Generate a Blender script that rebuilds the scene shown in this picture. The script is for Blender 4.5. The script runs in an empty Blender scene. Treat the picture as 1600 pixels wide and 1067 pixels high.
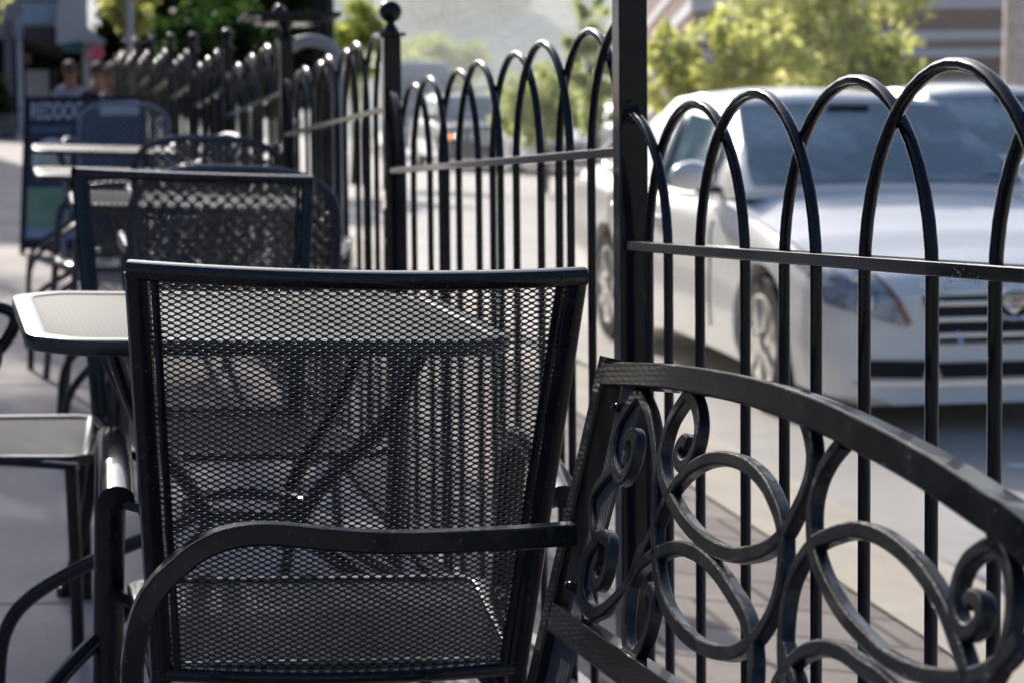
import bpy, math, random
import numpy as np
from mathutils import Vector, Matrix, Euler

random.seed(7)
rng = np.random.default_rng(11)
SC = bpy.context.scene
COL = SC.collection
PI = math.pi
R = math.radians

# ------------------------------------------------------------------ camera
YAW, PITCH, ROLL = .21739, .06641, -.00912
EYE = Vector((0, 0, 1.15))
FPX = 3400.0
HAZE = .0032
_r = Vector((math.cos(YAW), -math.sin(YAW), 0))
AX = Vector((math.sin(YAW) * math.cos(PITCH), math.cos(YAW) * math.cos(PITCH), -math.sin(PITCH)))
_u = _r.cross(AX)
RT = _r * math.cos(ROLL) + _u * math.sin(ROLL)
UP = -_r * math.sin(ROLL) + _u * math.cos(ROLL)


def ray(px, py):
    return AX + RT * ((px - 800) / FPX) - UP * ((py - 533.5) / FPX)


def at(px, py, z):
    return EYE + ray(px, py) * z


def on_plane(px, py, p0, n):
    d = ray(px, py)
    return EYE + d * ((Vector(p0) - EYE).dot(n) / d.dot(n))


def on_y(px, py, y):
    return on_plane(px, py, (0, y, 0), Vector((0, 1, 0)))


def on_x(px, py, x):
    return on_plane(px, py, (x, 0, 0), Vector((1, 0, 0)))


# ------------------------------------------------------------------ terrain heights
GS, GC = .065, -.03


def gz(x, y):                       # sidewalk plane
    return .035 + GS * y + GC * x


def street(y):
    return -.51 + .06 * min(y, 15) + .04 * max(0, min(y, 110) - 15)


# ------------------------------------------------------------------ mesh builder
ORG = {}


class MB:
    def __init__(s):
        s.v = []
        s.f = []

    def add(s, vs, fs):
        o = len(s.v)
        s.v += [tuple(p) for p in vs]
        s.f += [tuple(i + o for i in f) for f in fs]
        return s

    def box(s, c, size, M=None):
        c = Vector(c)
        hx, hy, hz = size[0] / 2, size[1] / 2, size[2] / 2
        vs = [Vector((x, y, z)) for z in (-hz, hz) for y in (-hy, hy) for x in (-hx, hx)]
        if M:
            vs = [M @ p for p in vs]
        return s.add([c + p for p in vs], [(0, 2, 3, 1), (4, 5, 7, 6), (0, 1, 5, 4), (2, 6, 7, 3), (0, 4, 6, 2), (1, 3, 7, 5)])

    def span(s, a, b):
        a, b = Vector(a), Vector(b)
        return s.box((a + b) / 2, [abs(b[i] - a[i]) for i in range(3)])

    def prism(s, pts, vec):
        n = len(pts)
        pts = [Vector(p) for p in pts]
        vec = Vector(vec)
        fs = [tuple(range(n))[::-1], tuple(range(n, 2 * n))]
        fs += [(i, (i + 1) % n, n + (i + 1) % n, n + i) for i in range(n)]
        return s.add(pts + [p + vec for p in pts], fs)

    def sweep(s, path, sec, ref=(0, 0, 1), closed=False, scale=None, caps=True):
        path = [Vector(p) for p in path]
        ref = Vector(ref)
        n, m = len(path), len(sec)
        vs = []
        for i, p in enumerate(path):
            if closed:
                t = path[(i + 1) % n] - path[i - 1]
            else:
                t = path[min(i + 1, n - 1)] - path[max(i - 1, 0)]
            t.normalize()
            a = ref - t * ref.dot(t)
            if a.length < 1e-5:
                a = Vector((1, 0, 0)) - t * t.x
            a.normalize()
            b = t.cross(a)
            k = scale[i] if scale else 1
            for (sx, sy) in sec:
                vs.append(p + (a * sx + b * sy) * k)
        fs = []
        for i in range(n if closed else n - 1):
            j = (i + 1) % n
            for q in range(m):
                q2 = (q + 1) % m
                fs.append((i * m + q, i * m + q2, j * m + q2, j * m + q))
        if not closed and caps:
            fs.append(tuple(range(m))[::-1])
            fs.append(tuple((n - 1) * m + q for q in range(m)))
        return s.add(vs, fs)

    def tube(s, path, r, k=10, ref=(0, 0, 1), closed=False, scale=None):
        return s.sweep(path, ell(r, r, k), ref, closed, scale)

    def lathe(s, prof, k=20, M=None, c=(0, 0, 0)):
        c = Vector(c)
        n = len(prof)
        vs = []
        for (r, z) in prof:
            for q in range(k):
                a = 2 * PI * q / k
                p = Vector((r * math.cos(a), r * math.sin(a), z))
                vs.append(c + (M @ p if M else p))
        fs = []
        for i in range(n - 1):
            for q in range(k):
                q2 = (q + 1) % k
                fs.append((i * k + q, i * k + q2, (i + 1) * k + q2, (i + 1) * k + q))
        fs.append(tuple(range(k))[::-1])
        fs.append(tuple((n - 1) * k + q for q in range(k)))
        return s.add(vs, fs)

    def grid(s, nu, nv, fn):
        vs = [fn(i / (nu - 1), j / (nv - 1)) for i in range(nu) for j in range(nv)]
        fs = [(i * nv + j, (i + 1) * nv + j, (i + 1) * nv + j + 1, i * nv + j + 1) for i in range(nu - 1) for j in range(nv - 1)]
        return s.add(vs, fs)

    def build(s, name, mat, parent=None, smooth=35, bevel=0):
        me = bpy.data.meshes.new(name)
        o = bpy.data.objects.new(name, me)
        org = ORG.get(parent.name) if parent else None
        vs = s.v
        if org is not None:
            vs = [(p[0] - org[0], p[1] - org[1], p[2] - org[2]) for p in vs]
        me.from_pydata(vs, [], s.f)
        me.materials.append(mat)
        COL.objects.link(o)
        if parent:
            o.parent = parent
            if org is not None:
                ORG[o.name] = org
        if smooth:
            me.polygons.foreach_set('use_smooth', [True] * len(me.polygons))
            me.set_sharp_from_angle(angle=R(smooth))
        me.update()
        if bevel:
            b = o.modifiers.new('Bevel', 'BEVEL')
            b.width = bevel
            b.segments = 2
            b.limit_method = 'ANGLE'
            b.angle_limit = R(50)
            b.harden_normals = True
        return o


def ell(a, b, k=12):
    return [(a * math.cos(2 * PI * i / k), b * math.sin(2 * PI * i / k)) for i in range(k)]


def rrect(a, b, r=.003):            # rounded rectangle section, half sizes a, b
    o = []
    for (sx, sy, a0) in ((1, 1, 0), (-1, 1, 90), (-1, -1, 180), (1, -1, 270)):
        for d in (0, 45, 90):
            t = R(a0 + d)
            o.append((sx * (a - r) + r * math.cos(t), sy * (b - r) + r * math.sin(t)))
    return o


def smooth_path(pts, n=6, closed=False):    # Catmull-Rom
    pts = [Vector(p) for p in pts]
    out = []
    m = len(pts)
    rg = range(m if closed else m - 1)
    for i in rg:
        if closed:
            p0, p1, p2, p3 = pts[i - 1], pts[i], pts[(i + 1) % m], pts[(i + 2) % m]
        else:
            p0, p1, p2, p3 = pts[max(i - 1, 0)], pts[i], pts[i + 1], pts[min(i + 2, m - 1)]
        for k in range(n):
            t = k / n
            out.append(.5 * ((2 * p1) + (p2 - p0) * t + (2 * p0 - 5 * p1 + 4 * p2 - p3) * t * t + (3 * p1 - p0 - 3 * p2 + p3) * t ** 3))
    if not closed:
        out.append(pts[-1])
    return out


def tag(o, label=None, cat=None, group=None, kind=None):
    if label:
        o['label'] = label
    if cat:
        o['category'] = cat
    if group:
        o['group'] = group
    if kind:
        o['kind'] = kind
    return o


def thing(name, label, cat, loc=(0, 0, 0), M=None, group=None, world=True):
    o = bpy.data.objects.new(name, None)
    COL.objects.link(o)
    o.empty_display_size = .2
    o.location = loc
    if M:
        o.rotation_euler = M.to_euler()
    if world:
        ORG[o.name] = Vector(loc)
    return tag(o, label, cat, group)


def copy_tree(o, parent=None):
    c = o.copy()
    COL.objects.link(c)
    if parent:
        c.parent = parent
    for ch in o.children:
        copy_tree(ch, c)
    return c


def stand(x, y, yaw, cross=GC):     # orientation of a thing standing on the sloping pavement
    n = Vector((-cross, -GS, 1)).normalized()
    fw = Vector((-math.sin(yaw), math.cos(yaw), 0))
    fw = (fw - n * fw.dot(n)).normalized()
    rt = fw.cross(n)
    M = Matrix((rt, fw, n)).transposed()
    return Vector((x, y, gz(x, y))), M


# ------------------------------------------------------------------ materials
def nodes(name):
    m = bpy.data.materials.new(name)
    m.use_nodes = True
    nt = m.node_tree
    return m, nt, nt.nodes['Principled BSDF']


def mat(name, col, rough=.5, metal=0, vary=.15, vscale=6, bump=0, bscale=80, spec=.5, coat=0, rvar=0, col2=None, coords='Object', bdist=.002, dust=0):
    m, nt, b = nodes(name)
    N, L = nt.nodes, nt.links
    tc = N.new('ShaderNodeTexCoord')
    nz = N.new('ShaderNodeTexNoise')
    nz.inputs['Scale'].default_value = vscale
    nz.inputs['Detail'].default_value = 6
    nz.inputs['Roughness'].default_value = .6
    L.new(tc.outputs[coords], nz.inputs['Vector'])
    cr = N.new('ShaderNodeValToRGB')
    c2 = col2 or tuple(c * (1 - vary) for c in col)
    c1 = col if col2 else tuple(min(1, c * (1 + vary)) for c in col)
    cr.color_ramp.elements[0].position = .3
    cr.color_ramp.elements[1].position = .7
    cr.color_ramp.elements[0].color = (*c2, 1)
    cr.color_ramp.elements[1].color = (*c1, 1)
    L.new(nz.outputs['Fac'], cr.inputs['Fac'])
    col_out = cr.outputs['Color']
    if dust:
        nd = N.new('ShaderNodeTexNoise')
        nd.inputs['Scale'].default_value = 170
        nd.inputs['Detail'].default_value = 3
        L.new(tc.outputs[coords], nd.inputs['Vector'])
        md = N.new('ShaderNodeMapRange')
        md.inputs['From Min'].default_value = .64
        md.inputs['From Max'].default_value = .74
        md.inputs['To Max'].default_value = dust
        L.new(nd.outputs['Fac'], md.inputs['Value'])
        mx = N.new('ShaderNodeMix')
        mx.data_type = 'RGBA'
        mx.inputs[7].default_value = (.17, .165, .16, 1)
        L.new(md.outputs['Result'], mx.inputs[0])
        L.new(col_out, mx.inputs[6])
        col_out = mx.outputs[2]
    L.new(col_out, b.inputs['Base Color'])
    b.inputs['Roughness'].default_value = rough
    b.inputs['Metallic'].default_value = metal
    b.inputs['Specular IOR Level'].default_value = spec
    b.inputs['Coat Weight'].default_value = coat
    b.inputs['Coat Roughness'].default_value = .05
    if rvar:
        mr = N.new('ShaderNodeMapRange')
        mr.inputs['To Min'].default_value = rough - rvar
        mr.inputs['To Max'].default_value = rough + rvar
        mr.inputs['From Min'].default_value = .3
        mr.inputs['From Max'].default_value = .7
        L.new(nz.outputs['Fac'], mr.inputs['Value'])
        L.new(mr.outputs['Result'], b.inputs['Roughness'])
    if bump:
        n2 = N.new('ShaderNodeTexNoise')
        n2.inputs['Scale'].default_value = bscale
        n2.inputs['Detail'].default_value = 5
        L.new(tc.outputs[coords], n2.inputs['Vector'])
        bp = N.new('ShaderNodeBump')
        bp.inputs['Strength'].default_value = bump
        bp.inputs['Distance'].default_value = bdist
        L.new(n2.outputs['Fac'], bp.inputs['Height'])
        L.new(bp.outputs['Normal'], b.inputs['Normal'])
    return m


def emis(name, col, s):
    m, nt, b = nodes(name)
    b.inputs['Base Color'].default_value = (*col, 1)
    b.inputs['Emission Color'].default_value = (*col, 1)
    b.inputs['Emission Strength'].default_value = s
    return m


def leafmat(name, c1, c2, trans):
    m, nt, b = nodes(name)
    N, L = nt.nodes, nt.links
    g = N.new('ShaderNodeNewGeometry')
    cr = N.new('ShaderNodeValToRGB')
    cr.color_ramp.elements[0].color = (*c1, 1)
    cr.color_ramp.elements[1].color = (*c2, 1)
    L.new(g.outputs['Random Per Island'], cr.inputs['Fac'])
    L.new(cr.outputs['Color'], b.inputs['Base Color'])
    b.inputs['Roughness'].default_value = .55
    t = N.new('ShaderNodeBsdfTranslucent')
    mx = N.new('ShaderNodeMix')
    mx.data_type = 'RGBA'
    mx.blend_type = 'MULTIPLY'
    mx.inputs[0].default_value = 0
    hs = N.new('ShaderNodeHueSaturation')
    hs.inputs['Saturation'].default_value = 1.15
    hs.inputs['Value'].default_value = trans
    L.new(cr.outputs['Color'], hs.inputs['Color'])
    L.new(hs.outputs['Color'], t.inputs['Color'])
    ms = N.new('ShaderNodeMixShader')
    ms.inputs[0].default_value = .68
    L.new(b.outputs[0], ms.inputs[1])
    L.new(t.outputs[0], ms.inputs[2])
    L.new(ms.outputs[0], N['Material Output'].inputs['Surface'])
    return m


M_paint = mat('black_paint', (.006, .0075, .011), .24, vary=.3, vscale=25, bump=.03, bscale=220, rvar=.05, spec=.30, coat=.35, dust=.5)
M_mesh = mat('mesh_paint', (.016, .018, .023), .3, vary=.3, vscale=25, spec=.6)
M_sky_tint = mat('sky_tinted_black_paint', (.034, .042, .060), .27, vary=.3, vscale=25, spec=.6, coat=.5)  # black paint with the sky's blue reflection put into its colour
M_cast = mat('cast_iron_paint', (.008, .010, .014), .34, vary=.3, vscale=30, bump=.35, bscale=260, rvar=.06, spec=.5, coat=.4, dust=.6)
M_fence = mat('fence_paint', (.010, .0125, .018), .14, vary=.35, vscale=18, bump=.05, bscale=120, rvar=.03, spec=.26, coat=.2, dust=.0)
M_table = mat('table_paint', (.02, .022, .025), .26, vary=.12, vscale=12, bump=.05, bscale=150, spec=.7)
M_dark = mat('dark_gap', (.008, .008, .009), .7, vary=.1)
M_bolt = mat('bolt_steel', (.06, .065, .075), .35, metal=.6, vary=.2, vscale=60)
M_carwhite = mat('white_car_paint', (.93, .92, .89), .3, vary=.01, vscale=3, coat=.45)
M_cargrey = mat('grey_car_paint', (.22, .25, .30), .3, metal=.3, vary=.03, vscale=3, coat=1.0)
M_cardark = mat('dark_car_paint', (.035, .045, .065), .25, vary=.05, vscale=3, coat=1.0)
M_glass = mat('car_glass', (.42, .55, .58), .05, vscale=1.7, spec=.9, col2=(.10, .19, .245))  # pale reflection patches painted into the glass colour by noise
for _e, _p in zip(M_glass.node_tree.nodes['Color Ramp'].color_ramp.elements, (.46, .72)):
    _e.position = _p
M_chrome = mat('chrome', (.75, .77, .8), .14, metal=1, vary=.05, vscale=8)
M_tyre = mat('tyre_rubber', (.012, .012, .012), .75, vary=.2, vscale=20, bump=.3)
M_alloy = mat('alloy_rim', (.62, .61, .58), .25, metal=.9, vary=.1, vscale=12)
M_lens = mat('headlamp_lens', (.62, .66, .70), .06, vscale=11, spec=.9, col2=(.10, .12, .15))
M_amber = mat('amber_lens', (.36, .14, .07), .2, vary=.15)
M_red = mat('red_lens', (.5, .03, .03), .2, vary=.15)
M_orange = emis('lit_indicator', (1, .35, .12), 2.5)
M_headlit = emis('lit_headlamp', (1, .88, .72), 6)
M_plate = mat('plate_white', (.6, .62, .66), .5, vary=.05)
M_bark = mat('bark', (.06, .045, .035), .9, vary=.35, vscale=14, bump=.7, bscale=25, bdist=.02)
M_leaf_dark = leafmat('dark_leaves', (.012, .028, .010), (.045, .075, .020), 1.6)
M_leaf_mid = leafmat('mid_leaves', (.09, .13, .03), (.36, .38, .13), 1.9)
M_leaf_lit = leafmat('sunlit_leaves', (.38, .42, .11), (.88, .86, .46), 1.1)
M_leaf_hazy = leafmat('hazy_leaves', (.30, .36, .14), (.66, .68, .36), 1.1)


def ground_mat(name, c1, c2, scale, fine, rough=.8, bump=.4, brick=None, spots=0):
    m, nt, b = nodes(name)
    N, L = nt.nodes, nt.links
    tc = N.new('ShaderNodeTexCoord')
    n1 = N.new('ShaderNodeTexNoise')
    n1.inputs['Scale'].default_value = scale
    n1.inputs['Detail'].default_value = 8
    n1.inputs['Roughness'].default_value = .65
    n2 = N.new('ShaderNodeTexNoise')
    n2.inputs['Scale'].default_value = fine
    n2.inputs['Detail'].default_value = 4
    L.new(tc.outputs['Object'], n1.inputs['Vector'])
    L.new(tc.outputs['Object'], n2.inputs['Vector'])
    cr = N.new('ShaderNodeValToRGB')
    cr.color_ramp.elements[0].color = (*c1, 1)
    cr.color_ramp.elements[1].color = (*c2, 1)
    cr.color_ramp.elements[0].position = .33
    cr.color_ramp.elements[1].position = .68
    mx = N.new('ShaderNodeMix')
    mx.inputs[0].default_value = .35
    L.new(n1.outputs['Fac'], mx.inputs[2])
    L.new(n2.outputs['Fac'], mx.inputs[3])
    L.new(mx.outputs[0], cr.inputs['Fac'])
    out = cr.outputs['Color']
    hgt = n2.outputs['Fac']
    if brick:
        bk = N.new('ShaderNodeTexBrick')
        bk.inputs['Scale'].default_value = 1
        bk.inputs['Brick Width'].default_value = brick[0]
        bk.inputs['Row Height'].default_value = brick[1]
        bk.inputs['Mortar Size'].default_value = brick[2]
        bk.inputs['Mortar Smooth'].default_value = .2
        bk.inputs['Color1'].default_value = (1, 1, 1, 1)
        bk.inputs['Color2'].default_value = (.8, .78, .78, 1)
        bk.inputs['Mortar'].default_value = (.30, .28, .27, 1)
        mp = N.new('ShaderNodeMapping')
        mp.inputs['Rotation'].default_value = brick[3]
        L.new(tc.outputs['Object'], mp.inputs['Vector'])
        L.new(mp.outputs['Vector'], bk.inputs['Vector'])
        m2 = N.new('ShaderNodeMix')
        m2.data_type = 'RGBA'
        m2.blend_type = 'MULTIPLY'
        m2.inputs[0].default_value = 1
        L.new(out, m2.inputs[6])
        L.new(bk.outputs['Color'], m2.inputs[7])
        out = m2.outputs[2]
    if spots:
        vo = N.new('ShaderNodeTexVoronoi')
        vo.inputs['Scale'].default_value = 3.1
        L.new(tc.outputs['Object'], vo.inputs['Vector'])
        mr = N.new('ShaderNodeMapRange')
        mr.inputs['From Min'].default_value = .035
        mr.inputs['From Max'].default_value = .07
        mr.inputs['To Min'].default_value = spots
        mr.inputs['To Max'].default_value = 0
        L.new(vo.outputs['Distance'], mr.inputs['Value'])
        m3 = N.new('ShaderNodeMix')
        m3.data_type = 'RGBA'
        m3.inputs[7].default_value = (.10, .09, .09, 1)
        L.new(mr.outputs['Result'], m3.inputs[0])
        L.new(out, m3.inputs[6])
        out = m3.outputs[2]
    L.new(out, b.inputs['Base Color'])
    b.inputs['Roughness'].default_value = rough
    bp = N.new('ShaderNodeBump')
    bp.inputs['Strength'].default_value = bump
    bp.inputs['Distance'].default_value = .004
    L.new(hgt, bp.inputs['Height'])
    L.new(bp.outputs['Normal'], b.inputs['Normal'])
    return m


M_side = ground_mat('sidewalk_concrete', (.36, .305, .29), (.60, .51, .485), 2.6, 90, spots=.55)
M_joint = mat('joint_filler', (.07, .065, .06), .9, vary=.2)
M_paver = ground_mat('paver_stone', (.22, .185, .16), (.42, .355, .30), 5, 80, brick=(.42, .28, .012, (0, 0, 0)))
M_gutter = ground_mat('kerb_concrete', (.48, .41, .32), (.68, .60, .48), 4, 60)
M_road = ground_mat('road_surface', (.38, .355, .325), (.55, .515, .47), 2.2, 70, rough=.62)
M_soil = ground_mat('soil', (.15, .145, .11), (.27, .26, .20), .6, 20)
M_line = mat('road_paint', (.75, .75, .75), .6, vary=.1, vscale=20)

# ------------------------------------------------------------------ ground, road, pavement


def sheet(name, x0, x1, ys, fz, m, nx=2, dz=0):
    mb = MB()
    xs = [x0 + (x1 - x0) * i / (nx - 1) for i in range(nx)]
    vs = [(x, y, fz(x, y) + dz) for y in ys for x in xs]
    fs = [(j * nx + i, j * nx + i + 1, (j + 1) * nx + i + 1, (j + 1) * nx + i) for j in range(len(ys) - 1) for i in range(nx - 1)]
    mb.add(vs, fs)
    return tag(mb.build(name, m, smooth=60), kind='structure')


YS = [-6, -2, 0, 4, 8, 12, 15, 20, 26, 33, 40, 60, 80, 110]
sheet('ground', -400, 420, [-420, -60, -40, -6, 15, 40, 80, 110, 180, 1500], lambda x, y: street(y) - .35 + max(0, -50 - y) * .20, M_soil, nx=3)  # rise behind the camera is added, unseen, to block low sky
# sidewalk: individual slabs cast with open joints over a bed
sheet('sidewalk_bed', -7, .9, [-5, 33.4], gz, M_joint, dz=-.03)
mb = MB()
jy = [-4.6 + 1.52 * i for i in range(26)]
jx = [-6.9, -5.3, -3.75, -2.2, -.68, .84]
g = .005
for i in range(len(jy) - 1):
    for j in range(len(jx) - 1):
        a, b, c, d = jx[j] + g, jx[j + 1] - g, jy[i] + g, jy[i + 1] - g
        top = [(a, c, gz(a, c)), (b, c, gz(b, c)), (b, d, gz(b, d)), (a, d, gz(a, d))]
        mb.prism([(p[0], p[1], p[2] - .028) for p in top], (0, 0, .028))
tag(mb.build('sidewalk', M_side, smooth=0, bevel=.006), kind='structure')


def verge(x, y):
    return gz(.86, y) - .155 * (x - .86)


sheet('paving', .852, 1.97, [-5, 40], verge, M_paver)
sheet('kerb', 1.976, 2.46, [-5, 40], lambda x, y: verge(x, y) + .004, M_gutter)
mb = MB()
mb.add([(2.46, -5, verge(2.46, -5) + .004), (2.46, 40, verge(2.46, 40) + .004), (2.47, 40, street(40) - .2), (2.47, -5, street(-5) - .2)], [(0, 1, 2, 3)])
tag(mb.build('kerb_face', M_gutter), kind='structure')
sheet('road', 2.47, 30, YS, lambda x, y: street(y), M_road, nx=2)
mb = MB()
p = on_plane(1575, 733, (0, 8.6, street(8.6)), Vector((0, -.06, 1)))
for k in range(3):
    y = p.y + 2.75 * k
    x0 = 4.0 if k == 0 else 9.0
    mb.add([(x0, y, street(y) + .004), (x0 + 3, y - .25, street(y - .25) + .004), (x0 + 3, y - .14, street(y - .14) + .004), (x0, y + .11, street(y + .11) + .004)], [(0, 1, 2, 3)])
tag(mb.build('parking_line', M_line, smooth=0), kind='structure')

# ------------------------------------------------------------------ fence
FX = .8245
posts = [.75, 2.953, 5.0, 7.09, 9.2, 11.1, 12.85, 14.8, 16.8, 18.8, 20.8]
railz = [-.07, .061, .205, .345, .463, .585, .71, .84, .97, 1.10]      # above the eye line, panel by panel
fence = thing('iron_fence', 'black iron fence of interlaced hoops with ball topped posts along the sidewalk', 'fence', (FX, 2.953, gz(FX, 2.953)))
ZE = EYE.z
for i, py in enumerate(posts):
    base = gz(FX, py) - .02
    step = railz[min(i, len(railz) - 1)]
    top = ZE + step + (.165 if i else .16)
    if i == 1:
        top = ZE + .33
    h = .0205
    mb = MB()
    mb.box((FX, py, (base + top) / 2), (2 * h, 2 * h, top - base))
    po = mb.build('post', M_fence, fence, smooth=0, bevel=.003)
    cap = MB()
    cap.box((FX, py, top + .004), (.06, .06, .008))
    cap.lathe([(.022, 0), (.016, .012), (.010, .02), (.009, .03)], 14, c=(FX, py, top + .008))
    cap.build('post_cap', M_fence, po)
    bl = MB()
    bl.lathe([(.026 * math.sin(PI * k / 12) + .0005, -.026 * math.cos(PI * k / 12)) for k in range(13)], 20, c=(FX, py, top + .058))
    bl.build('ball_finial', M_fence, po)
    if i == 3:      # wide flat ledge fixed on this post
        lg = MB()
        lg.box((FX + .01, py, top + .075), (.30, .30, .014))
        lg.box((FX + .01, py, top + .06), (.2, .2, .016))
        lg.lathe([(.02, 0), (.024, .012), (.012, .03), (.002, .036)], 14, c=(FX - .02, py, top + .082))
        lg.build('post_ledge', M_fence, po, smooth=30)
for i in range(len(posts) - 1):
    yn, yf = posts[i] + .0205, posts[i + 1] - .0205
    zr = ZE + railz[i]
    zb = max(zr - .82, gz(FX, yf) + .05)
    mb = MB()
    mb.box((FX, (yn + yf) / 2, zr), (.030, yf - yn, .014))
    mb.build('top_rail', M_fence, fence, smooth=0, bevel=.002)
    mb = MB()
    mb.box((FX, (yn + yf) / 2, zb), (.026, yf - yn, .014))
    mb.build('bottom_rail', M_fence, fence, smooth=0, bevel=.002)
    n = 8
    pit = (posts[i + 1] - posts[i]) / n
    a, hh = pit * .75, .198
    if i > 6:
        hh = .19
    rb = .0067
    for k in range(0, n + 1):
        yc = posts[i + 1] - pit * k
        dx = .0066 if k % 2 else -.0066
        z0 = zr - .012
        arc = [(FX + dx, yc + a * math.cos(PI * t / 22), z0 + hh * math.sin(PI * t / 22)) for t in range(23)]
        path = [(FX + dx, yc + a, zb)] + [(FX + dx, yc + a, zb + (z0 - zb) * q / 3) for q in (1, 2)] + arc + [(FX + dx, yc - a, zb + (z0 - zb) * q / 3) for q in (2, 1)] + [(FX + dx, yc - a, zb)]
        if k == 0:
            path = [p for p in path if p[1] <= yc + .001]
        if k == n:
            path = [p for p in path if p[1] >= yc - .001]
        mb = MB()
        mb.tube(path, rb, 10 if i < 3 else 8, ref=(1, 0, 0))
        mb.build('hoop', M_fence, fence, smooth=50)

M_weld = mat('weld_bead', (.012, .014, .018), .5, vary=.4, vscale=60, bump=.8, bscale=140)
mb = MB()
for k in range(9):
    c = Vector((FX + random.uniform(-.011, .011), posts[1] - .021, ZE + railz[0] + .186 + random.uniform(-.014, .012)))
    mb.lathe([(r_ * random.uniform(.85, 1.1), z_) for r_, z_ in ((.001, -.005), (.0045, -.004), (.0062, 0), (.0045, .004), (.001, .005))], 8, c=c)
mb.build('weld_bead', M_weld, fence, smooth=60)
# wisps of cottonwood fluff and cobweb caught under the near rail
M_fluff = mat('fluff', (.72, .68, .6), .95, vary=.2, vscale=80)


FL_R = .00013


def fluff(px0, py0, px1, py1, n, spread, label):
    mb = MB()
    for k in range(n):
        t = random.random()
        p = on_x(px0 + (px1 - px0) * t, py0 + (py1 - py0) * t + random.gauss(0, spread), FX - .012 + random.uniform(-.006, .01))
        q = [p]
        d = Vector((random.gauss(0, 1), random.gauss(0, 1), random.gauss(0, .7))).normalized()
        for j in range(4):
            d = (d + Vector((random.gauss(0, .6), random.gauss(0, .6), random.gauss(0, .6)))).normalized()
            q.append(q[-1] + d * random.uniform(.0006, .0022))
        mb.tube(q, FL_R, 3)
    return tag(mb.build('cobweb_fluff', M_fluff), label, 'fluff')


fluff(1470, 462, 1490, 436, 70, 7, 'white cottonwood fluff caught in cobweb under the near rail beside the grille')
fluff(1496, 428, 1530, 440, 60, 5, 'smaller pale fluff clump hanging at the second bar of the near panel')

# ------------------------------------------------------------------ expanded-metal sheet


def lattice(p, q, a, b, s0, s1, t0, t1, inside, fmap, fnrm, depth, name, m, parent, roundish=False):
    cs = []
    for i in range(int(math.floor(2 * s0 / p)), int(math.ceil(2 * s1 / p)) + 1):
        for j in range(int(math.floor(2 * t0 / q)), int(math.ceil(2 * t1 / q)) + 1):
            if (i + j) % 2 == 0 and inside(i * p / 2, j * q / 2):
                cs.append((i * p / 2, j * q / 2))
    C = np.array(cs)
    outer = np.array([(-p / 2, 0), (-p / 4, q / 4), (0, q / 2), (p / 4, q / 4), (p / 2, 0), (p / 4, -q / 4), (0, -q / 2), (-p / 4, -q / 4)])
    kx, ky = (.71, .71) if roundish else (.55, .70)
    inner = np.array([(-a, 0), (-kx * a, ky * b), (0, b), (kx * a, ky * b), (a, 0), (kx * a, -ky * b), (0, -b), (-kx * a, -ky * b)])
    loc = np.concatenate([outer, inner, inner])
    ST = C[:, None, :] + loc[None]
    P = fmap(ST[..., 0], ST[..., 1])
    P[:, 16:] += fnrm(ST[:, 16:, 0], ST[:, 16:, 1]) * depth
    n = len(cs)
    f = []
    for k in range(8):
        k2 = (k + 1) % 8
        f.append((k, k2, 8 + k2, 8 + k))
        f.append((8 + k, 8 + k2, 16 + k2, 16 + k))
    F = (np.array(f)[None] + (np.arange(n) * 24)[:, None, None]).reshape(-1, 4)
    me = bpy.data.meshes.new(name)
    V = P.reshape(-1, 3)
    org = ORG.get(parent.name)
    if org is not None:
        V = V - np.array(org)
    me.vertices.add(len(V))
    me.vertices.foreach_set('co', V.astype(np.float32).ravel())
    me.loops.add(F.size)
    me.loops.foreach_set('vertex_index', F.astype(np.int32).ravel())
    me.polygons.add(len(F))
    me.polygons.foreach_set('loop_start', (np.arange(len(F)) * 4).astype(np.int32))
    me.polygons.foreach_set('loop_total', np.full(len(F), 4, np.int32))
    me.update(calc_edges=True)
    me.validate()
    me.materials.append(m)
    o = bpy.data.objects.new(name, me)
    COL.objects.link(o)
    o.parent = parent
    return o


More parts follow.
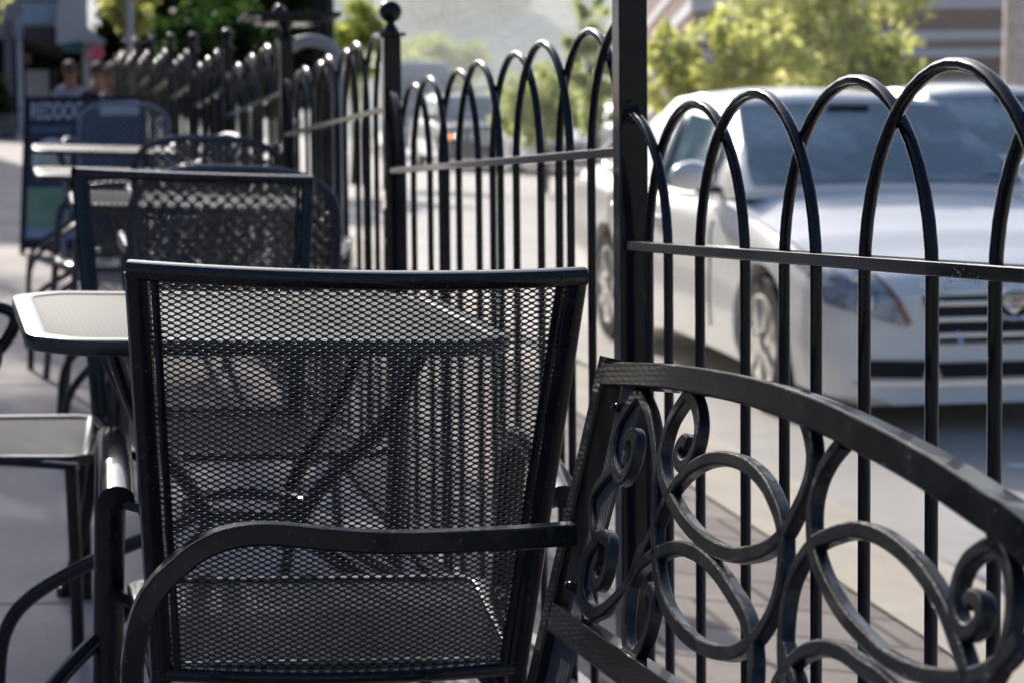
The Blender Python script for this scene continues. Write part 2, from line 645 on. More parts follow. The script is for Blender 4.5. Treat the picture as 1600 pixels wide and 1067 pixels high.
# ------------------------------------------------------------------ square-backed chair
def make_square_chair(name, label):
    t = thing(name, label, 'chair', world=False)
    ZT, ZB = .886, .408
    WT, WB = .243, .209

    def yb(z):
        return -.292 + (-.187 + .292) * (ZT - z) / (ZT - ZB)

    def hw(z):
        return WB + (WT - WB) * ((z - ZB) / (ZT - ZB))
    BOW = .036
    fr = MB()
    top = [(x * WT, yb(ZT) - BOW * (1 - x * x), ZT - .004 * (1 - x * x)) for x in [-1.035 + 2.07 * k / 24 for k in range(25)]]
    fr.sweep(top, [(p[0], p[1]) for p in rrect(.0105, .0125, .0075)], (0, 0, 1))
    bot = [(x * WB, yb(ZB) - BOW * .85 * (1 - x * x), ZB) for x in [-1 + k / 12 for k in range(25)]]
    fr.build('top_bar', M_paint, t)
    MB().sweep(bot, ell(.009, .009, 12), (0, 0, 1)).build('lower_bar', M_paint, t)
    for s in (-1, 1):
        mb = MB()
        up = [(s * hw(z), yb(z), z) for z in (ZT - .002, .80, .70, .60, .50, ZB)]
        dn = smooth_path([up[-1], (s * .213, -.186, .34), (s * .222, -.225, .18), (s * .236, -.335, .0)], 5)
        mb.sweep(up + dn[1:], rrect(.0135, .0095, .009), (1, 0, 0))
        mb.lathe([(.014, 0), (.016, .004), (.016, .02), (.012, .024)], 12, c=(s * .236, -.335, 0))
        mb.build('back_leg', M_paint, t)
        st = MB()       # flat strip the mesh is welded to
        st.sweep([(s * (hw(z) - .0185), yb(z) - .001 - BOW * .15, z) for z in (ZT - .012, .7, .55, ZB + .006)], rrect(.0045, .003, .001), (1, 0, 0))
        st.build('edge_strip', M_paint, t)

    def fmap(S, T):
        h = WB + (WT - WB) * ((T - ZB) / (ZT - ZB))
        y = -.292 + .105 * (ZT - T) / (ZT - ZB) - BOW * (1 - np.clip(S / h, -1, 1) ** 2)
        return np.stack([S, y, T], -1)

    def fn(S, T):
        o = np.zeros(S.shape + (3,))
        o[..., 1] = .976
        o[..., 2] = .21
        return o
    lattice(.01325, .0069, .0045, .00228, -.24, .24, ZB + .006, ZT - .012,
            lambda s, z: abs(s) < hw(z) - .012 and ZB + .006 < z < ZT - .008, fmap, fn, .0022, 'back_mesh', M_mesh, t)
    # seat
    zs = .405
    sw = [(-.215, -.165), (-.235, .235), (-.215, .265), (.215, .265), (.235, .235), (.215, -.165)]
    sf = MB()
    sf.sweep([(x, y, zs) for x, y in sw], rrect(.009, .013, .004), (0, 0, 1), closed=True)
    sf.box((0, .05, zs - .012), (.42, .02, .012))
    sf.build('seat_frame', M_paint, t)
    lattice(.01325, .0069, .0045, .0023, -.23, .23, -.16, .26, lambda s, y: abs(s) < .212 + .018 * (y + .165) / .43 and -.16 < y < .255,
            lambda S, T: np.stack([S, T, np.full(S.shape, zs + .004)], -1),
            lambda S, T: np.stack([0 * S, 0 * S, 0 * S - 1], -1), .0015, 'seat_mesh', M_mesh, t)
    for s in (-1, 1):
        ar = MB()
        path = smooth_path([(s * .262, -.175, .612), (s * .264, -.05, .628), (s * .267, .09, .634), (s * .27, .19, .615), (s * .272, .238, .555), (s * .272, .248, .45)], 6)
        path += [Vector((s * .272, .249, .3)), Vector((s * .272, .25, .15)), Vector((s * .272, .252, 0))]
        ar.sweep(path, ell(.0205, .0145, 16), (1, 0, 0))
        o = ar.build('arm', M_paint, t)
        sb = MB()
        sb.tube([(s * .222, -.188, .600), (s * .264, -.16, .606)], .007, 8)
        sb.tube([(s * .222, -.189, .600), (s * .232, -.182, .602)], .0105, 8)
        sb.build('arm_stub', M_paint, o)
        br = MB()
        br.tube([(s * .21, .1, .40), (s * .272, .249, .40)], .008, 8)
        br.build('seat_brace', M_paint, t)
    return t


CH1 = make_square_chair('patio_chair', 'black square-backed mesh armchair nearest the camera with its back turned to us')
loc, M = stand(.343, 2.725, -.042, -.0275)
CH1.location = loc
CH1.rotation_euler = M.to_euler()
CH2 = copy_tree(CH1)
tag(CH2, 'black square-backed mesh armchair facing us across the nearest table', 'chair', 'square-backed mesh armchairs')
CH1['group'] = 'square-backed mesh armchairs'
loc, M = stand(.345, 4.30, 3.33, -.05)
CH2.location = loc - Vector((0, 0, .012))
CH2.rotation_euler = M.to_euler()


CH3 = copy_tree(CH1)
tag(CH3, 'black square-backed mesh armchair at the left edge, its flat seat below the near table', 'chair', 'square-backed mesh armchairs')
for ch in list(CH3.children):
    if ch.name.startswith('arm'):
        for g_ in list(ch.children):
            bpy.data.objects.remove(g_)
        bpy.data.objects.remove(ch)
for s_ in (-1, 1):
    mb = MB()
    mb.sweep(smooth_path([(s_ * .215, -.235, .62), (s_ * .262, -.13, .632), (s_ * .267, .03, .634), (s_ * .27, .10, .615), (s_ * .268, .085, .56), (s_ * .255, .0, .47), (s_ * .222, -.07, .405)], 6), ell(.0175, .013, 12), (1, 0, 0))
    mb.build('arm', M_paint, CH3, smooth=60)
    mb = MB()
    mb.tube([(s_ * .222, .235, .40), (s_ * .232, .245, .2), (s_ * .24, .25, 0)], .0125, 10, ref=(1, 0, 0))
    mb.build('front_leg', M_paint, CH3, smooth=60)
loc, M = stand(-.165, 4.33, -PI / 2 - .06, -.02)
CH3.location = loc - Vector((0, 0, .03))
CH3.rotation_euler = M.to_euler()

# ------------------------------------------------------------------ round-topped lattice chair
M_sky_pale = mat('painted_sky_reflection', (.20, .23, .31), .35, vary=.15, vscale=20, spec=.6)  # paler version, sky reflection painted into the base colour


def make_round_chair(name, label):
    t = thing(name, label, 'chair', world=False)
    W, ZB, ZT = .243, .44, .862
    lean = .19

    def yb(z):
        return -.20 - lean * (z - ZB)

    def bowy(x):
        return -.05 * (1 - (x / W) ** 2)
    out = []
    for k in range(29):
        a = PI * k / 28
        c, s = math.cos(a), math.sin(a)
        x = W * (abs(c) ** .62) * (1 if c >= 0 else -1)
        z = .70 + (ZT - .70) * (abs(s) ** .62)
        out.append((x, yb(z) + bowy(x) * .8, z))
    full = [(W * .9, -.19, ZB - .03), (W * .97, yb(.56), .58)] + out + [(-W * .97, yb(.56), .58), (-W * .9, -.19, ZB - .03)]
    fr = MB()
    fr.tube(smooth_path(full, 2), .0125, 10, ref=(0, 1, 0))
    fr.build('back_frame', M_sky_tint, t)

    def ins(x, z):
        if z > .70:
            return (abs(x) / (W - .008)) ** 3.2 + (abs(z - .70) / (ZT - .70 - .008)) ** 3.2 < 1
        return abs(x) < W * .95 - .004 and z > ZB

    def fmap(S, T):
        return np.stack([S, -.20 - lean * (T - ZB) - .05 * (1 - np.clip(S / W, -1, 1) ** 2), T], -1)
    lattice(.033, .033, .0104, .0104, -W, W, ZB, ZT, ins, fmap, lambda S, T: np.stack([0 * S, 0 * S + 1, 0 * S + .15], -1), .0025,
            'back_panel', M_sky_tint, t, roundish=True)
    zs = .43
    sf = MB()
    ring = [(.235 * (abs(math.cos(a)) ** .6) * (1 if math.cos(a) >= 0 else -1), .03 + .23 * (abs(math.sin(a)) ** .6) * (1 if math.sin(a) >= 0 else -1), zs) for a in [2 * PI * k / 32 for k in range(32)]]
    sf.tube(ring, .0115, 8, closed=True)
    sf.build('seat_frame', M_sky_tint, t)
    lattice(.033, .033, .0088, .0088, -.23, .23, -.2, .26, lambda s, y: (abs(s) / .228) ** 3.2 + (abs(y - .03) / .222) ** 3.2 < 1,
            lambda S, T: np.stack([S, T, 0 * S + zs], -1), lambda S, T: np.stack([0 * S, 0 * S, 0 * S - 1], -1), .0025, 'seat_panel', M_sky_tint, t, roundish=True)
    for s in (-1, 1):
        ar = MB()
        ar.tube(smooth_path([(s * .246, -.235, .655), (s * .275, -.05, .675), (s * .285, .12, .665), (s * .283, .215, .60), (s * .275, .235, .48), (s * .27, .25, .25), (s * .275, .27, 0)], 6), .0125, 9, ref=(1, 0, 0))
        ar.build('arm', M_sky_tint, t)
        lg = MB()
        lg.tube(smooth_path([(s * .23, -.19, zs), (s * .24, -.22, .25), (s * .262, -.31, .0)], 5), .0125, 8, ref=(1, 0, 0))
        lg.build('back_leg', M_sky_tint, t)
        br = MB()
        br.tube([(s * .23, .05, zs), (s * .285, .2, zs + .17)], .008, 7)
        br.build('seat_brace', M_sky_tint, t)
    return t


def place(o, x, y, yaw):
    loc, M = stand(x, y, yaw)
    o.location = loc
    o.rotation_euler = M.to_euler()
    return o


def by_px(px, z):                  # ground position seen at column px, at depth z along the axis
    v = at(px, 400, z)
    return v.x, v.y


RC = make_round_chair('lattice_chair', 'round-topped black lattice chair directly behind the square chair across the nearest table')
x, y = by_px(371, 5.25)
place(RC, x - .01, y + .2, -.10)
RC['group'] = 'round-topped lattice chairs'
rspots = [(322, 7.45, -.12, 'round-topped black lattice chair between the two farther white-looking table tops and the fence'),
          (186, 11.75, PI - .1, 'round-topped lattice chair facing us in front of the sandwich board'),
          (208, 7.35, PI / 2 + .1, 'black lattice chair set sideways left of the second table, seen under the white table edges'),
          (345, 9.6, 1.35, 'lattice chair set sideways against the fence, its sunlit arm showing above another chair'),
          (300, 12.3, 1.2, 'farthest lattice chair by the fence with a bright arm end')]
for (px, z, yaw, lab) in rspots:
    c = copy_tree(RC)
    x, y = by_px(px, z)
    place(c, x, y, yaw)
    tag(c, lab, 'chair')
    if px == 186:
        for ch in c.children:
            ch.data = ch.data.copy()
            ch.data.materials[0] = M_sky_pale


# ------------------------------------------------------------------ tables
def table_mat():
    m, nt, b = nodes('perforated_top')
    N, L = nt.nodes, nt.links
    tc = N.new('ShaderNodeTexCoord')
    mp = N.new('ShaderNodeMapping')
    mp.inputs['Rotation'].default_value = (0, 0, R(45))
    ck = N.new('ShaderNodeTexChecker')
    ck.inputs['Scale'].default_value = 190
    L.new(tc.outputs['Object'], mp.inputs['Vector'])
    L.new(mp.outputs['Vector'], ck.inputs['Vector'])
    ck.inputs['Color1'].default_value = (.032, .034, .033, 1)
    ck.inputs['Color2'].default_value = (.02, .021, .022, 1)
    L.new(ck.outputs['Color'], b.inputs['Base Color'])
    b.inputs['Roughness'].default_value = .58
    b.inputs['Specular IOR Level'].default_value = .14
    bp = N.new('ShaderNodeBump')
    bp.inputs['Strength'].default_value = .3
    bp.inputs['Distance'].default_value = .001
    L.new(ck.outputs['Fac'], bp.inputs['Height'])
    L.new(bp.outputs['Normal'], b.inputs['Normal'])
    return m


M_top = table_mat()


def make_table(name, label, w=.66, d=.60, h=.752):
    t = thing(name, label, 'table', world=False)
    cx, cy, c = w / 2, d / 2, .055
    ring = [(-cx + c, -cy), (cx - c, -cy), (cx, -cy + c), (cx, cy - c), (cx - c, cy), (-cx + c, cy), (-cx, cy - c), (-cx, -cy + c)]
    rounded = []
    for q_ in range(8):
        a_, b_, c_ = Vector(ring[q_ - 1]), Vector(ring[q_]), Vector(ring[(q_ + 1) % 8])
        u_, v_ = (a_ - b_).normalized() * .026, (c_ - b_).normalized() * .026
        for t_ in (0, .25, .5, .75, 1):
            rounded.append(tuple(b_ + u_ * (1 - t_) ** 2 + v_ * t_ ** 2))
    ring = rounded
    rim = MB()
    ins = .016
    path = [Vector((x * (1 - ins / cx), y * (1 - ins / cy), h - .011)) for x, y in ring]
    rim.sweep(path, rrect(.011, .016, .006), (0, 0, 1), closed=True)
    rim.build('rim', M_table, t)
    tp = MB()
    k = .955
    tp.prism([(x * k, y * k, h - .008) for x, y in ring], (0, 0, .005))
    tp.build('top', M_top, t, smooth=0)
    for (sx, sy) in ((-1, -1), (1, -1), (1, 1), (-1, 1)):
        lg = MB()
        q = [(sx * .215 * w / .66, sy * .19, h - .02), (sx * .17, sy * .155, .62), (sx * .085, sy * .08, .50), (sx * .075, sy * .07, .44), (sx * .17, sy * .155, .375), (sx * .285, sy * .25, .29), (sx * .335, sy * .29, .215), (sx * .345, sy * .30, .10), (sx * .345, sy * .30, 0)]
        lg.tube(smooth_path(q, 6), .0115, 9, ref=(sx, -sy, 0))
        lg.build('leg', M_paint, t, smooth=60)
    hub = MB()
    hub.tube([(.09 * math.cos(2 * PI * k / 20), .09 * math.sin(2 * PI * k / 20), .47) for k in range(20)], .009, 7, closed=True)
    hub.build('ring_brace', M_paint, t)
    return t


TB = make_table('patio_table', 'grey patio table with perforated top and clipped corners nearest the camera')
x, y = by_px(400, 3.3)
TB['group'] = 'patio tables in a row by the fence'
place(TB, .288, 3.20, .045)
for (x, y, yaw, lab) in ((.42, 6.35, 0, 'second patio table, seen bright through the mesh of the chair across the nearest table'),
                         (.33, 8.25, .02, 'third patio table, its top a thick white line beside the square chair back'),
                         (.33, 10.4, 0, 'farthest patio table, its top a thin white line across the sandwich board')):
    c = copy_tree(TB)
    place(c, x, y, yaw)
    c.location.z -= .035 if y < 7 else .06
    tag(c, lab, 'table', 'patio tables in a row by the fence')

# ------------------------------------------------------------------ bench
BT = Vector((.612, 2.27, ZE - .18))
ALPHA = R(13.4)
BN = Vector((-math.cos(ALPHA), 0, math.sin(ALPHA))).normalized()      # faces the sidewalk, tipped up


def bp(px, py, off=0.0):
    return on_plane(px, py, BT, BN) + BN * off


def zp(zx, zy, off=0.0):            # traced in the twice-enlarged lower-right quarter
    return bp(800 + zx / 2, 560 + zy / 2, off)


bench = thing('garden_bench', 'black iron garden bench with arched scrollwork back standing against the fence', 'bench', (.35, 1.6, gz(.35, 1.6)))
top_c = [(324, 55), (420, 57), (520, 63), (620, 77), (720, 96), (830, 124), (930, 158), (1030, 200), (1130, 249), (1230, 300), (1330, 356), (1430, 420), (1530, 487), (1600, 532)]
tp = [zp(a, b) for a, b in top_c]
e = (tp[-1] - tp[-3]).normalized()
tp += [tp[-1] + e * .1 + Vector((0, 0, -.012)), tp[-1] + e * .2 + Vector((0, 0, -.04))]
FAR = tp[0].copy()
NEAR = tp[-1].copy()
path = smooth_path(tp, 4)
mb = MB()
mb.sweep(path, rrect(.0125, .0145, .002), BN.cross(Vector((0, 1, 0))))
mb.build('top_rail', M_paint, bench, smooth=19)
side_dir = Vector((math.sin(ALPHA), 0, math.cos(ALPHA)))
low_c = [(150, 815), (300, 905), (440, 1000)]
lp = [zp(150, 812), zp(300, 922), zp(430, 1012)]
d = (lp[-1] - lp[0]).normalized()
d = Vector((0, -1, -.02)).normalized() if abs(d.y) < .5 else d
lowfar = lp[0]
lownear = lowfar + d * (FAR.y - NEAR.y)
mb = MB()
mb.sweep([lowfar, lowfar + d * .4, lowfar + d * .8, lownear], rrect(.0155, .0125, .002), BN.cross(Vector((0, 1, 0))))
mb.build('lower_rail', M_paint, bench, smooth=19)


def stile(y, ptop, nm):
    mb = MB()
    up = ptop + side_dir * .016
    k = [up, up - side_dir * .12, up - side_dir * .28, up - side_dir * .40]
    seat = k[-1]
    foot = Vector((seat.x + .02, seat.y, gz(seat.x, seat.y)))
    mb.sweep(k + [seat + Vector((-.004, 0, -.08)), Vector((seat.x + .01, seat.y, (seat.z + foot.z) / 2 - .05)), foot], rrect(.0135, .012, .002), (1, 0, 0))
    return mb.build(nm, M_paint, bench, smooth=40)


p0, p1 = bp(959, 560), bp(845, 1067)
mb = MB()
e = (p1 - p0).normalized()
seatp = p0 + e * .50
foot = Vector((seatp.x + .03, seatp.y, gz(seatp.x, seatp.y)))
mb.sweep([p0, p0 + e * .2, p0 + e * .44, seatp, (seatp + foot) / 2 + Vector((-.01, 0, 0)), foot], rrect(.0125, .015, .002), (1, 0, 0))
mb.build('leg', M_paint, bench, smooth=19)
dn = NEAR - FAR
mb = MB()
q0 = NEAR
mb.sweep([q0, q0 + e * .2, q0 + e * .44, seatp + dn, (seatp + foot) / 2 + dn, Vector((foot.x, foot.y + dn.y, gz(foot.x, foot.y + dn.y)))], rrect(.0125, .015, .002), (1, 0, 0))
mb.build('leg', M_paint, bench, smooth=19)
# flat lugs the casting is bolted to
mb = MB()
pl = [bp(972, 606), bp(996, 606), bp(999, 622), bp(906, 968), bp(884, 962)]
mb.prism(pl, -BN * .004)
pl2 = [bp(866, 992), bp(902, 1000), bp(884, 1067), bp(872, 1110), bp(834, 1110), bp(838, 1067)]
mb.prism(pl2, -BN * .004)
lug = mb.build('bolt_plate', mat('lug_grey', (.085, .09, .105), .45, vary=.15, vscale=20, bump=.2, bscale=150), bench, smooth=0)
for (a, b) in ((972, 638), (899, 916)):
    c = bp(a, b)
    Mz = BN.to_track_quat('Z', 'Y').to_matrix()
    mb = MB()
    mb.lathe([(.0075, 0), (.0075, .002), (.0052, .0022), (.0052, .007), (.004, .008)], 6, M=Mz, c=c)
    mb.lathe([(.0032, .008), (.0032, .011), (.002, .012)], 10, M=Mz, c=c)
    mb.build('bolt', M_bolt, lug, smooth=25)

scroll = []
scroll.append((12.5, [(410, 110), (436, 165), (452, 235), (461, 320), (458, 420), (456, 540), (462, 655), (482, 755), (532, 845), (605, 903), (690, 920), (758, 885), (812, 810), (846, 710), (858, 600), (852, 520), (832, 455), (795, 385), (737, 332), (660, 312), (592, 330), (535, 378), (493, 440), (456, 525), (420, 605), (384, 690), (345, 738), (298, 782), (262, 800)]))
scroll.append((11.5, [(262, 800), (238, 775), (228, 720), (236, 650), (258, 590), (288, 556), (311, 575), (309, 640), (288, 700), (270, 700), (266, 665), (278, 625), (286, 612)]))
scroll.append((11.5, [(410, 105), (378, 143), (349, 195), (330, 258), (328, 318), (344, 372), (366, 364), (388, 312), (396, 262), (388, 240), (372, 250), (362, 285)]))
scroll.append((9.5, [(336, 338), (296, 378), (262, 430), (257, 490), (271, 545), (284, 575)]))
scroll.append((11.5, [(562, 108), (585, 150), (594, 210), (586, 268), (566, 318), (543, 338), (528, 318), (530, 282), (548, 258), (558, 268)]))
scroll.append((12.5, [(562, 108), (540, 138), (508, 190), (487, 255), (476, 320), (482, 378), (500, 425), (534, 490), (585, 552), (645, 596), (705, 614), (768, 608), (822, 584), (864, 540), (892, 488), (922, 425), (942, 360), (948, 300), (940, 240), (926, 190)]))
scroll.append((12.5, [(384, 700), (410, 650), (460, 612), (525, 592), (588, 612), (645, 662), (696, 735), (736, 805), (758, 880), (764, 950), (762, 1020), (748, 1080)]))
scroll.append((11.5, [(418, 592), (398, 640), (380, 705), (368, 780), (364, 850), (372, 912), (392, 930), (424, 880), (446, 805), (452, 750), (442, 722), (428, 740)]))
scroll.append((13, [(1042, 262), (1004, 308), (972, 368), (951, 445), (946, 525), (954, 600), (974, 668), (1006, 735), (1050, 805), (1105, 868), (1165, 926), (1235, 968), (1312, 992), (1400, 1000), (1478, 986), (1550, 940), (1600, 880)]))
scroll.append((13.5, [(878, 1080), (862, 990), (856, 900), (862, 800), (878, 712), (908, 640), (952, 582), (1010, 552), (1078, 536), (1140, 548), (1205, 584), (1268, 640), (1322, 710), (1366, 790), (1400, 880), (1428, 965), (1448, 1050)]))
scroll.append((13, [(820, 1080), (838, 1015), (880, 955), (930, 915), (985, 905), (1045, 922), (1105, 965), (1160, 1000), (1215, 1050)]))
scroll.append((11, [(862, 900), (878, 960), (895, 1005), (905, 1060)]))
scroll.append((14, [(1524, 578), (1484, 594), (1436, 632), (1408, 690), (1396, 760), (1402, 822), (1432, 856), (1466, 838), (1480, 796), (1474, 760), (1452, 748), (1436, 768)]))
scroll.append((14.5, [(1524, 575), (1556, 630), (1574, 705), (1576, 780), (1566, 850), (1552, 905), (1530, 965), (1505, 1010), (1490, 1060)]))
mb = MB()
for (hwid, pts) in scroll:
    pth = smooth_path([zp(a, b) for a, b in pts], 5)
    z0 = (pth[len(pth) // 2] - EYE).dot(AX)
    w = hwid / FPX * z0 * 1.04
    # section: width in the back plane, thickness across it
    sec = [(b_, a_) for (a_, b_) in rrect(w, .0060, .0022)]
    mb.sweep(pth, sec, BN)
cst = mb.build('scrollwork', M_cast, bench, smooth=21)
for (a, b, c, d_) in ((410, 108, 408, 88), (562, 110, 566, 92), (926, 195, 918, 176), (1042, 262, 1050, 240), (1524, 580, 1530, 548), (240, 815, 236, 845), (385, 930, 378, 965)):
    A, B_ = zp(a, b), zp(c, d_)
    mb = MB()
    mb.tube([A, (A + B_) / 2, B_], .0062, 8, ref=BN, scale=[1.15, .9, .85])
    for k in range(3):
        cc = B_ + Vector((random.uniform(-.004, .004), random.uniform(-.005, .005), random.uniform(-.003, .003))) + BN * .006
        mb.lathe([(.0028 * math.sin(PI * j / 5) + .0002, -.0028 * math.cos(PI * j / 5)) for j in range(6)], 7, c=cc)
    mb.build('weld_nub', M_paint, cst, smooth=60)
# arm at the far end, reaching out over the sidewalk and curving down into the front leg
arm_c = [(1592, 165), (1500, 172), (1400, 180), (1250, 187), (1100, 194), (960, 196), (820, 192), (690, 182), (570, 170), (480, 166), (400, 172), (320, 192), (245, 228), (175, 285), (115, 345), (65, 420), (35, 510), (20, 600), (14, 700)]
ap = [on_y(200 + a / 2.2857, 760 + b / 2.2857, 2.235) for a, b in arm_c]
last = ap[-1]
ap += [last + Vector((-.002, 0, -.12)), Vector((last.x + .004, last.y, gz(last.x, last.y)))]
mb = MB()
mb.sweep(smooth_path(ap, 4), rrect(.0145, .0115, .0025), (0, 1, 0))
mb.build('arm', M_paint, bench, smooth=19)
mb = MB()
sh = Vector((0, dn.y + .03, 0))
ap2 = [p + sh + Vector((0, 0, GS * dn.y)) for p in ap]
mb.sweep(smooth_path(ap2, 4), rrect(.0145, .0115, .0025), (0, 1, 0))
mb.build('arm', M_paint, bench, smooth=19)
mb = MB()       # slatted seat
sx0, sx1 = last.x + .02, seatp.x - .01
for k in range(8):
    xx = sx0 + (sx1 - sx0) * k / 7
    zz = seatp.z - .01 + .02 * (1 - k / 7)
    mb.box((xx, (FAR.y + NEAR.y) / 2, zz), (.04, FAR.y - NEAR.y - .05, .012))
mb.build('seat', M_paint, bench, smooth=0, bevel=.002)


# ------------------------------------------------------------------ vehicles
def lerp_tab(tab, y):
    if y <= tab[0][0]:
        return tab[0][1:]
    for a, b in zip(tab, tab[1:]):
        if y <= b[0]:
            t = (y - a[0]) / (b[0] - a[0])
            t = t * t * (3 - 2 * t) * .35 + t * .65
            return [p + (q - p) * t for p, q in zip(a[1:], b[1:])]
    return tab[-1][1:]


def bool_cut(o, cutter):
    md = o.modifiers.new('cut', 'BOOLEAN')
    md.object = cutter
    md.operation = 'DIFFERENCE'
    md.solver = 'EXACT'
    bpy.context.view_layer.update()
    dg = bpy.context.evaluated_depsgraph_get()
    me = bpy.data.meshes.new_from_object(o.evaluated_get(dg))
    o.modifiers.remove(md)
    old = o.data
    o.data = me
    me.set_sharp_from_angle(angle=R(38))
    bpy.data.objects.remove(cutter)


def make_car(name, label, cat, P, paint, group=None):
    """front of the car at local y = 0, looking along -y"""
    t = thing(name, label, cat, world=False, group=group)
    body = P['body']                    # (y, half width, bottom, shoulder, top)
    L = body[-1][0]
    ys = sorted(set([r[0] for r in body] + [L * k / 44 for k in range(45)]))

    def prof(y):
        w, b, s, h = lerp_tab(body, y)
        return [(0, b), (.8 * w, b), (.95 * w, b + .05), (.985 * w, b + .17), (w, b + .45 * (s - b)), (.995 * w, s - .10), (.975 * w, s - .035), (.92 * w, s + .35 * (h - s)), (.7 * w, h - .015), (.35 * w, h), (0, h + .008)]
    vs, fs = [], []
    for y in ys:
        pr = prof(y)
        ringp = pr + [(-x, z) for x, z in pr[-2:0:-1]]
        vs += [(x, y, z) for x, z in ringp]
    m = 20
    for i in range(len(ys) - 1):
        for q in range(m):
            q2 = (q + 1) % m
            fs.append((i * m + q, (i + 1) * m + q, (i + 1) * m + q2, i * m + q2))
    fs.append(tuple(range(m)))
    fs.append(tuple((len(ys) - 1) * m + q for q in range(m))[::-1])
    bo = MB().add(vs, fs).build('body', paint, t, smooth=38)
    wr, wf, wb = P['wheel_r'], P['wheel_f'], P['wheel_b']
    W = max(r[1] for r in body)
    for yy in (wf, wb):
        cu = MB()
        cu.lathe([(wr + .055, -1.2), (wr + .055, -(W - .26))], 36, M=Matrix.Rotation(PI / 2, 3, 'Y'), c=(0, yy, wr))
        c = cu.build('cut', M_dark, None, smooth=0)
        bool_cut(bo, c)
        cu = MB()
        cu.lathe([(wr + .055, W - .26), (wr + .055, 1.2)], 36, M=Matrix.Rotation(PI / 2, 3, 'Y'), c=(0, yy, wr))
        c = cu.build('cut', M_dark, None, smooth=0)
        bool_cut(bo, c)
    bo.data.polygons.foreach_set('use_smooth', [True] * len(bo.data.polygons))
    # cabin
    cab = P['cabin']                    # (y, base z, roof z, half width base, half width roof)
    cys = sorted(set([r[0] for r in cab] + [cab[0][0] + (cab[-1][0] - cab[0][0]) * k / 24 for k in range(25)]))

    def cp(y):
        for a, b in zip(cab, cab[1:]):
            if y <= b[0] + 1e-9:
                u = (y - a[0]) / (b[0] - a[0])
                return [p + (q - p) * u for p, q in zip(a[1:], b[1:])]
        return cab[-1][1:]
    vs, fs = [], []
    for y in cys:
        zb, zt, w0, w1 = cp(y)
        dz = zt - zb
        pr = [(w0, zb - .02), (w0 + (w1 + .04 - w0) * .5, zb + dz * .45), (w1 + .05, zt - .09 * min(1, dz / .3)), (w1 - .02, zt - .02 * min(1, dz / .3)), (w1 * .5, zt + .012), (0, zt + .018)]
        ringp = pr + [(-x, z) for x, z in pr[-2::-1]]
        vs += [(x, y, z) for x, z in ringp]
    m = 11
    for i in range(len(cys) - 1):
        for q in range(m - 1):
            fs.append((i * m + q, (i + 1) * m + q, (i + 1) * m + q + 1, i * m + q + 1))
    fs.append(tuple(range(m)))
    fs.append(tuple((len(cys) - 1) * m + q for q in range(m))[::-1])
    MB().add(vs, fs).build('cabin', paint, t, smooth=38)

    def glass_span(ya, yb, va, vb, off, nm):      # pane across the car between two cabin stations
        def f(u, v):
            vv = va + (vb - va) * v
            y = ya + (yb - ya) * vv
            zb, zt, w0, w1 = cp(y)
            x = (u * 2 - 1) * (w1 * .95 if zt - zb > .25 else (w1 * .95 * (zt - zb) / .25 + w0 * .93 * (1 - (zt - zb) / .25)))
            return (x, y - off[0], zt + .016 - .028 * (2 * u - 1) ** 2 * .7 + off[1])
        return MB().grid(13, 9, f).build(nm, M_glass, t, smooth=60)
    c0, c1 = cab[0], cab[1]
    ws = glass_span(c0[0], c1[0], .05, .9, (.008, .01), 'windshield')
    rvm = MB()
    zb_, zt_, w0_, w1_ = cp(c1[0] - .14)
    rvm.box((0, c1[0] - .16, zt_ + .012), (.24, .03, .06))
    rvm.build('rear_view_mirror', M_dark, ws, bevel=.01)
    wp = MB()
    for sx in (-.55, .12):
        wp.tube([(sx, c0[0] + .04, c0[2] + .03), (sx + .5, c0[0] + .09, c0[2] + .065)], .008, 6)
    wp.build('wiper', M_dark, ws)
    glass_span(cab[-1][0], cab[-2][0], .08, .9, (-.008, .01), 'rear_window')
    for s in (-1, 1):
        for (ya, yb_) in P['side_windows']:
            def f(u, v, s=s, ya=ya, yb_=yb_):
                y = ya + (yb_ - ya) * u
                zb, zt, w0, w1 = cp(y)
                dz = zt - zb
                z = zb + .03 + (max(.02, dz - .15)) * v
                k = (z - zb) / dz
                x = w0 + (w1 + .045 - w0) * min(1, k / .92)
                return (s * (x + .022), y, z)
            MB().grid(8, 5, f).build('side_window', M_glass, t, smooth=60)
        # door seams and handle
        for ys_ in P.get('seams', []):
            sm = MB()
            pr = prof(ys_)
            sm.tube([(s * (pr[q][0] + .001), ys_, pr[q][1]) for q in (3, 4, 5, 6)], .005, 4, ref=(0, 1, 0))
            sm.build('door_seam', M_dark, t)
        for hy in P.get('handles', []):
            hd = MB()
            pr = prof(hy)
            hx, hz_ = s * (pr[5][0] + .018), pr[5][1] - .02
            hd.tube([(hx - s * .02, hy - .10, hz_), (hx, hy - .08, hz_ + .004), (hx + s * .006, hy, hz_ + .008), (hx, hy + .08, hz_ + .004), (hx - s * .02, hy + .10, hz_)], .013, 10, ref=(1, 0, 0))
            hd.build('door_handle', M_chrome, t, smooth=60)
        bt_ = MB()
        bt_.tube([(s * (cp(y_)[2] + .03), y_, cp(y_)[0] + .012) for y_ in np.linspace(P['side_windows'][0][0], P['side_windows'][-1][1], 14)], .010, 8, ref=(1, 0, 0))
        bt_.build('belt_trim', M_chrome, t, smooth=60)
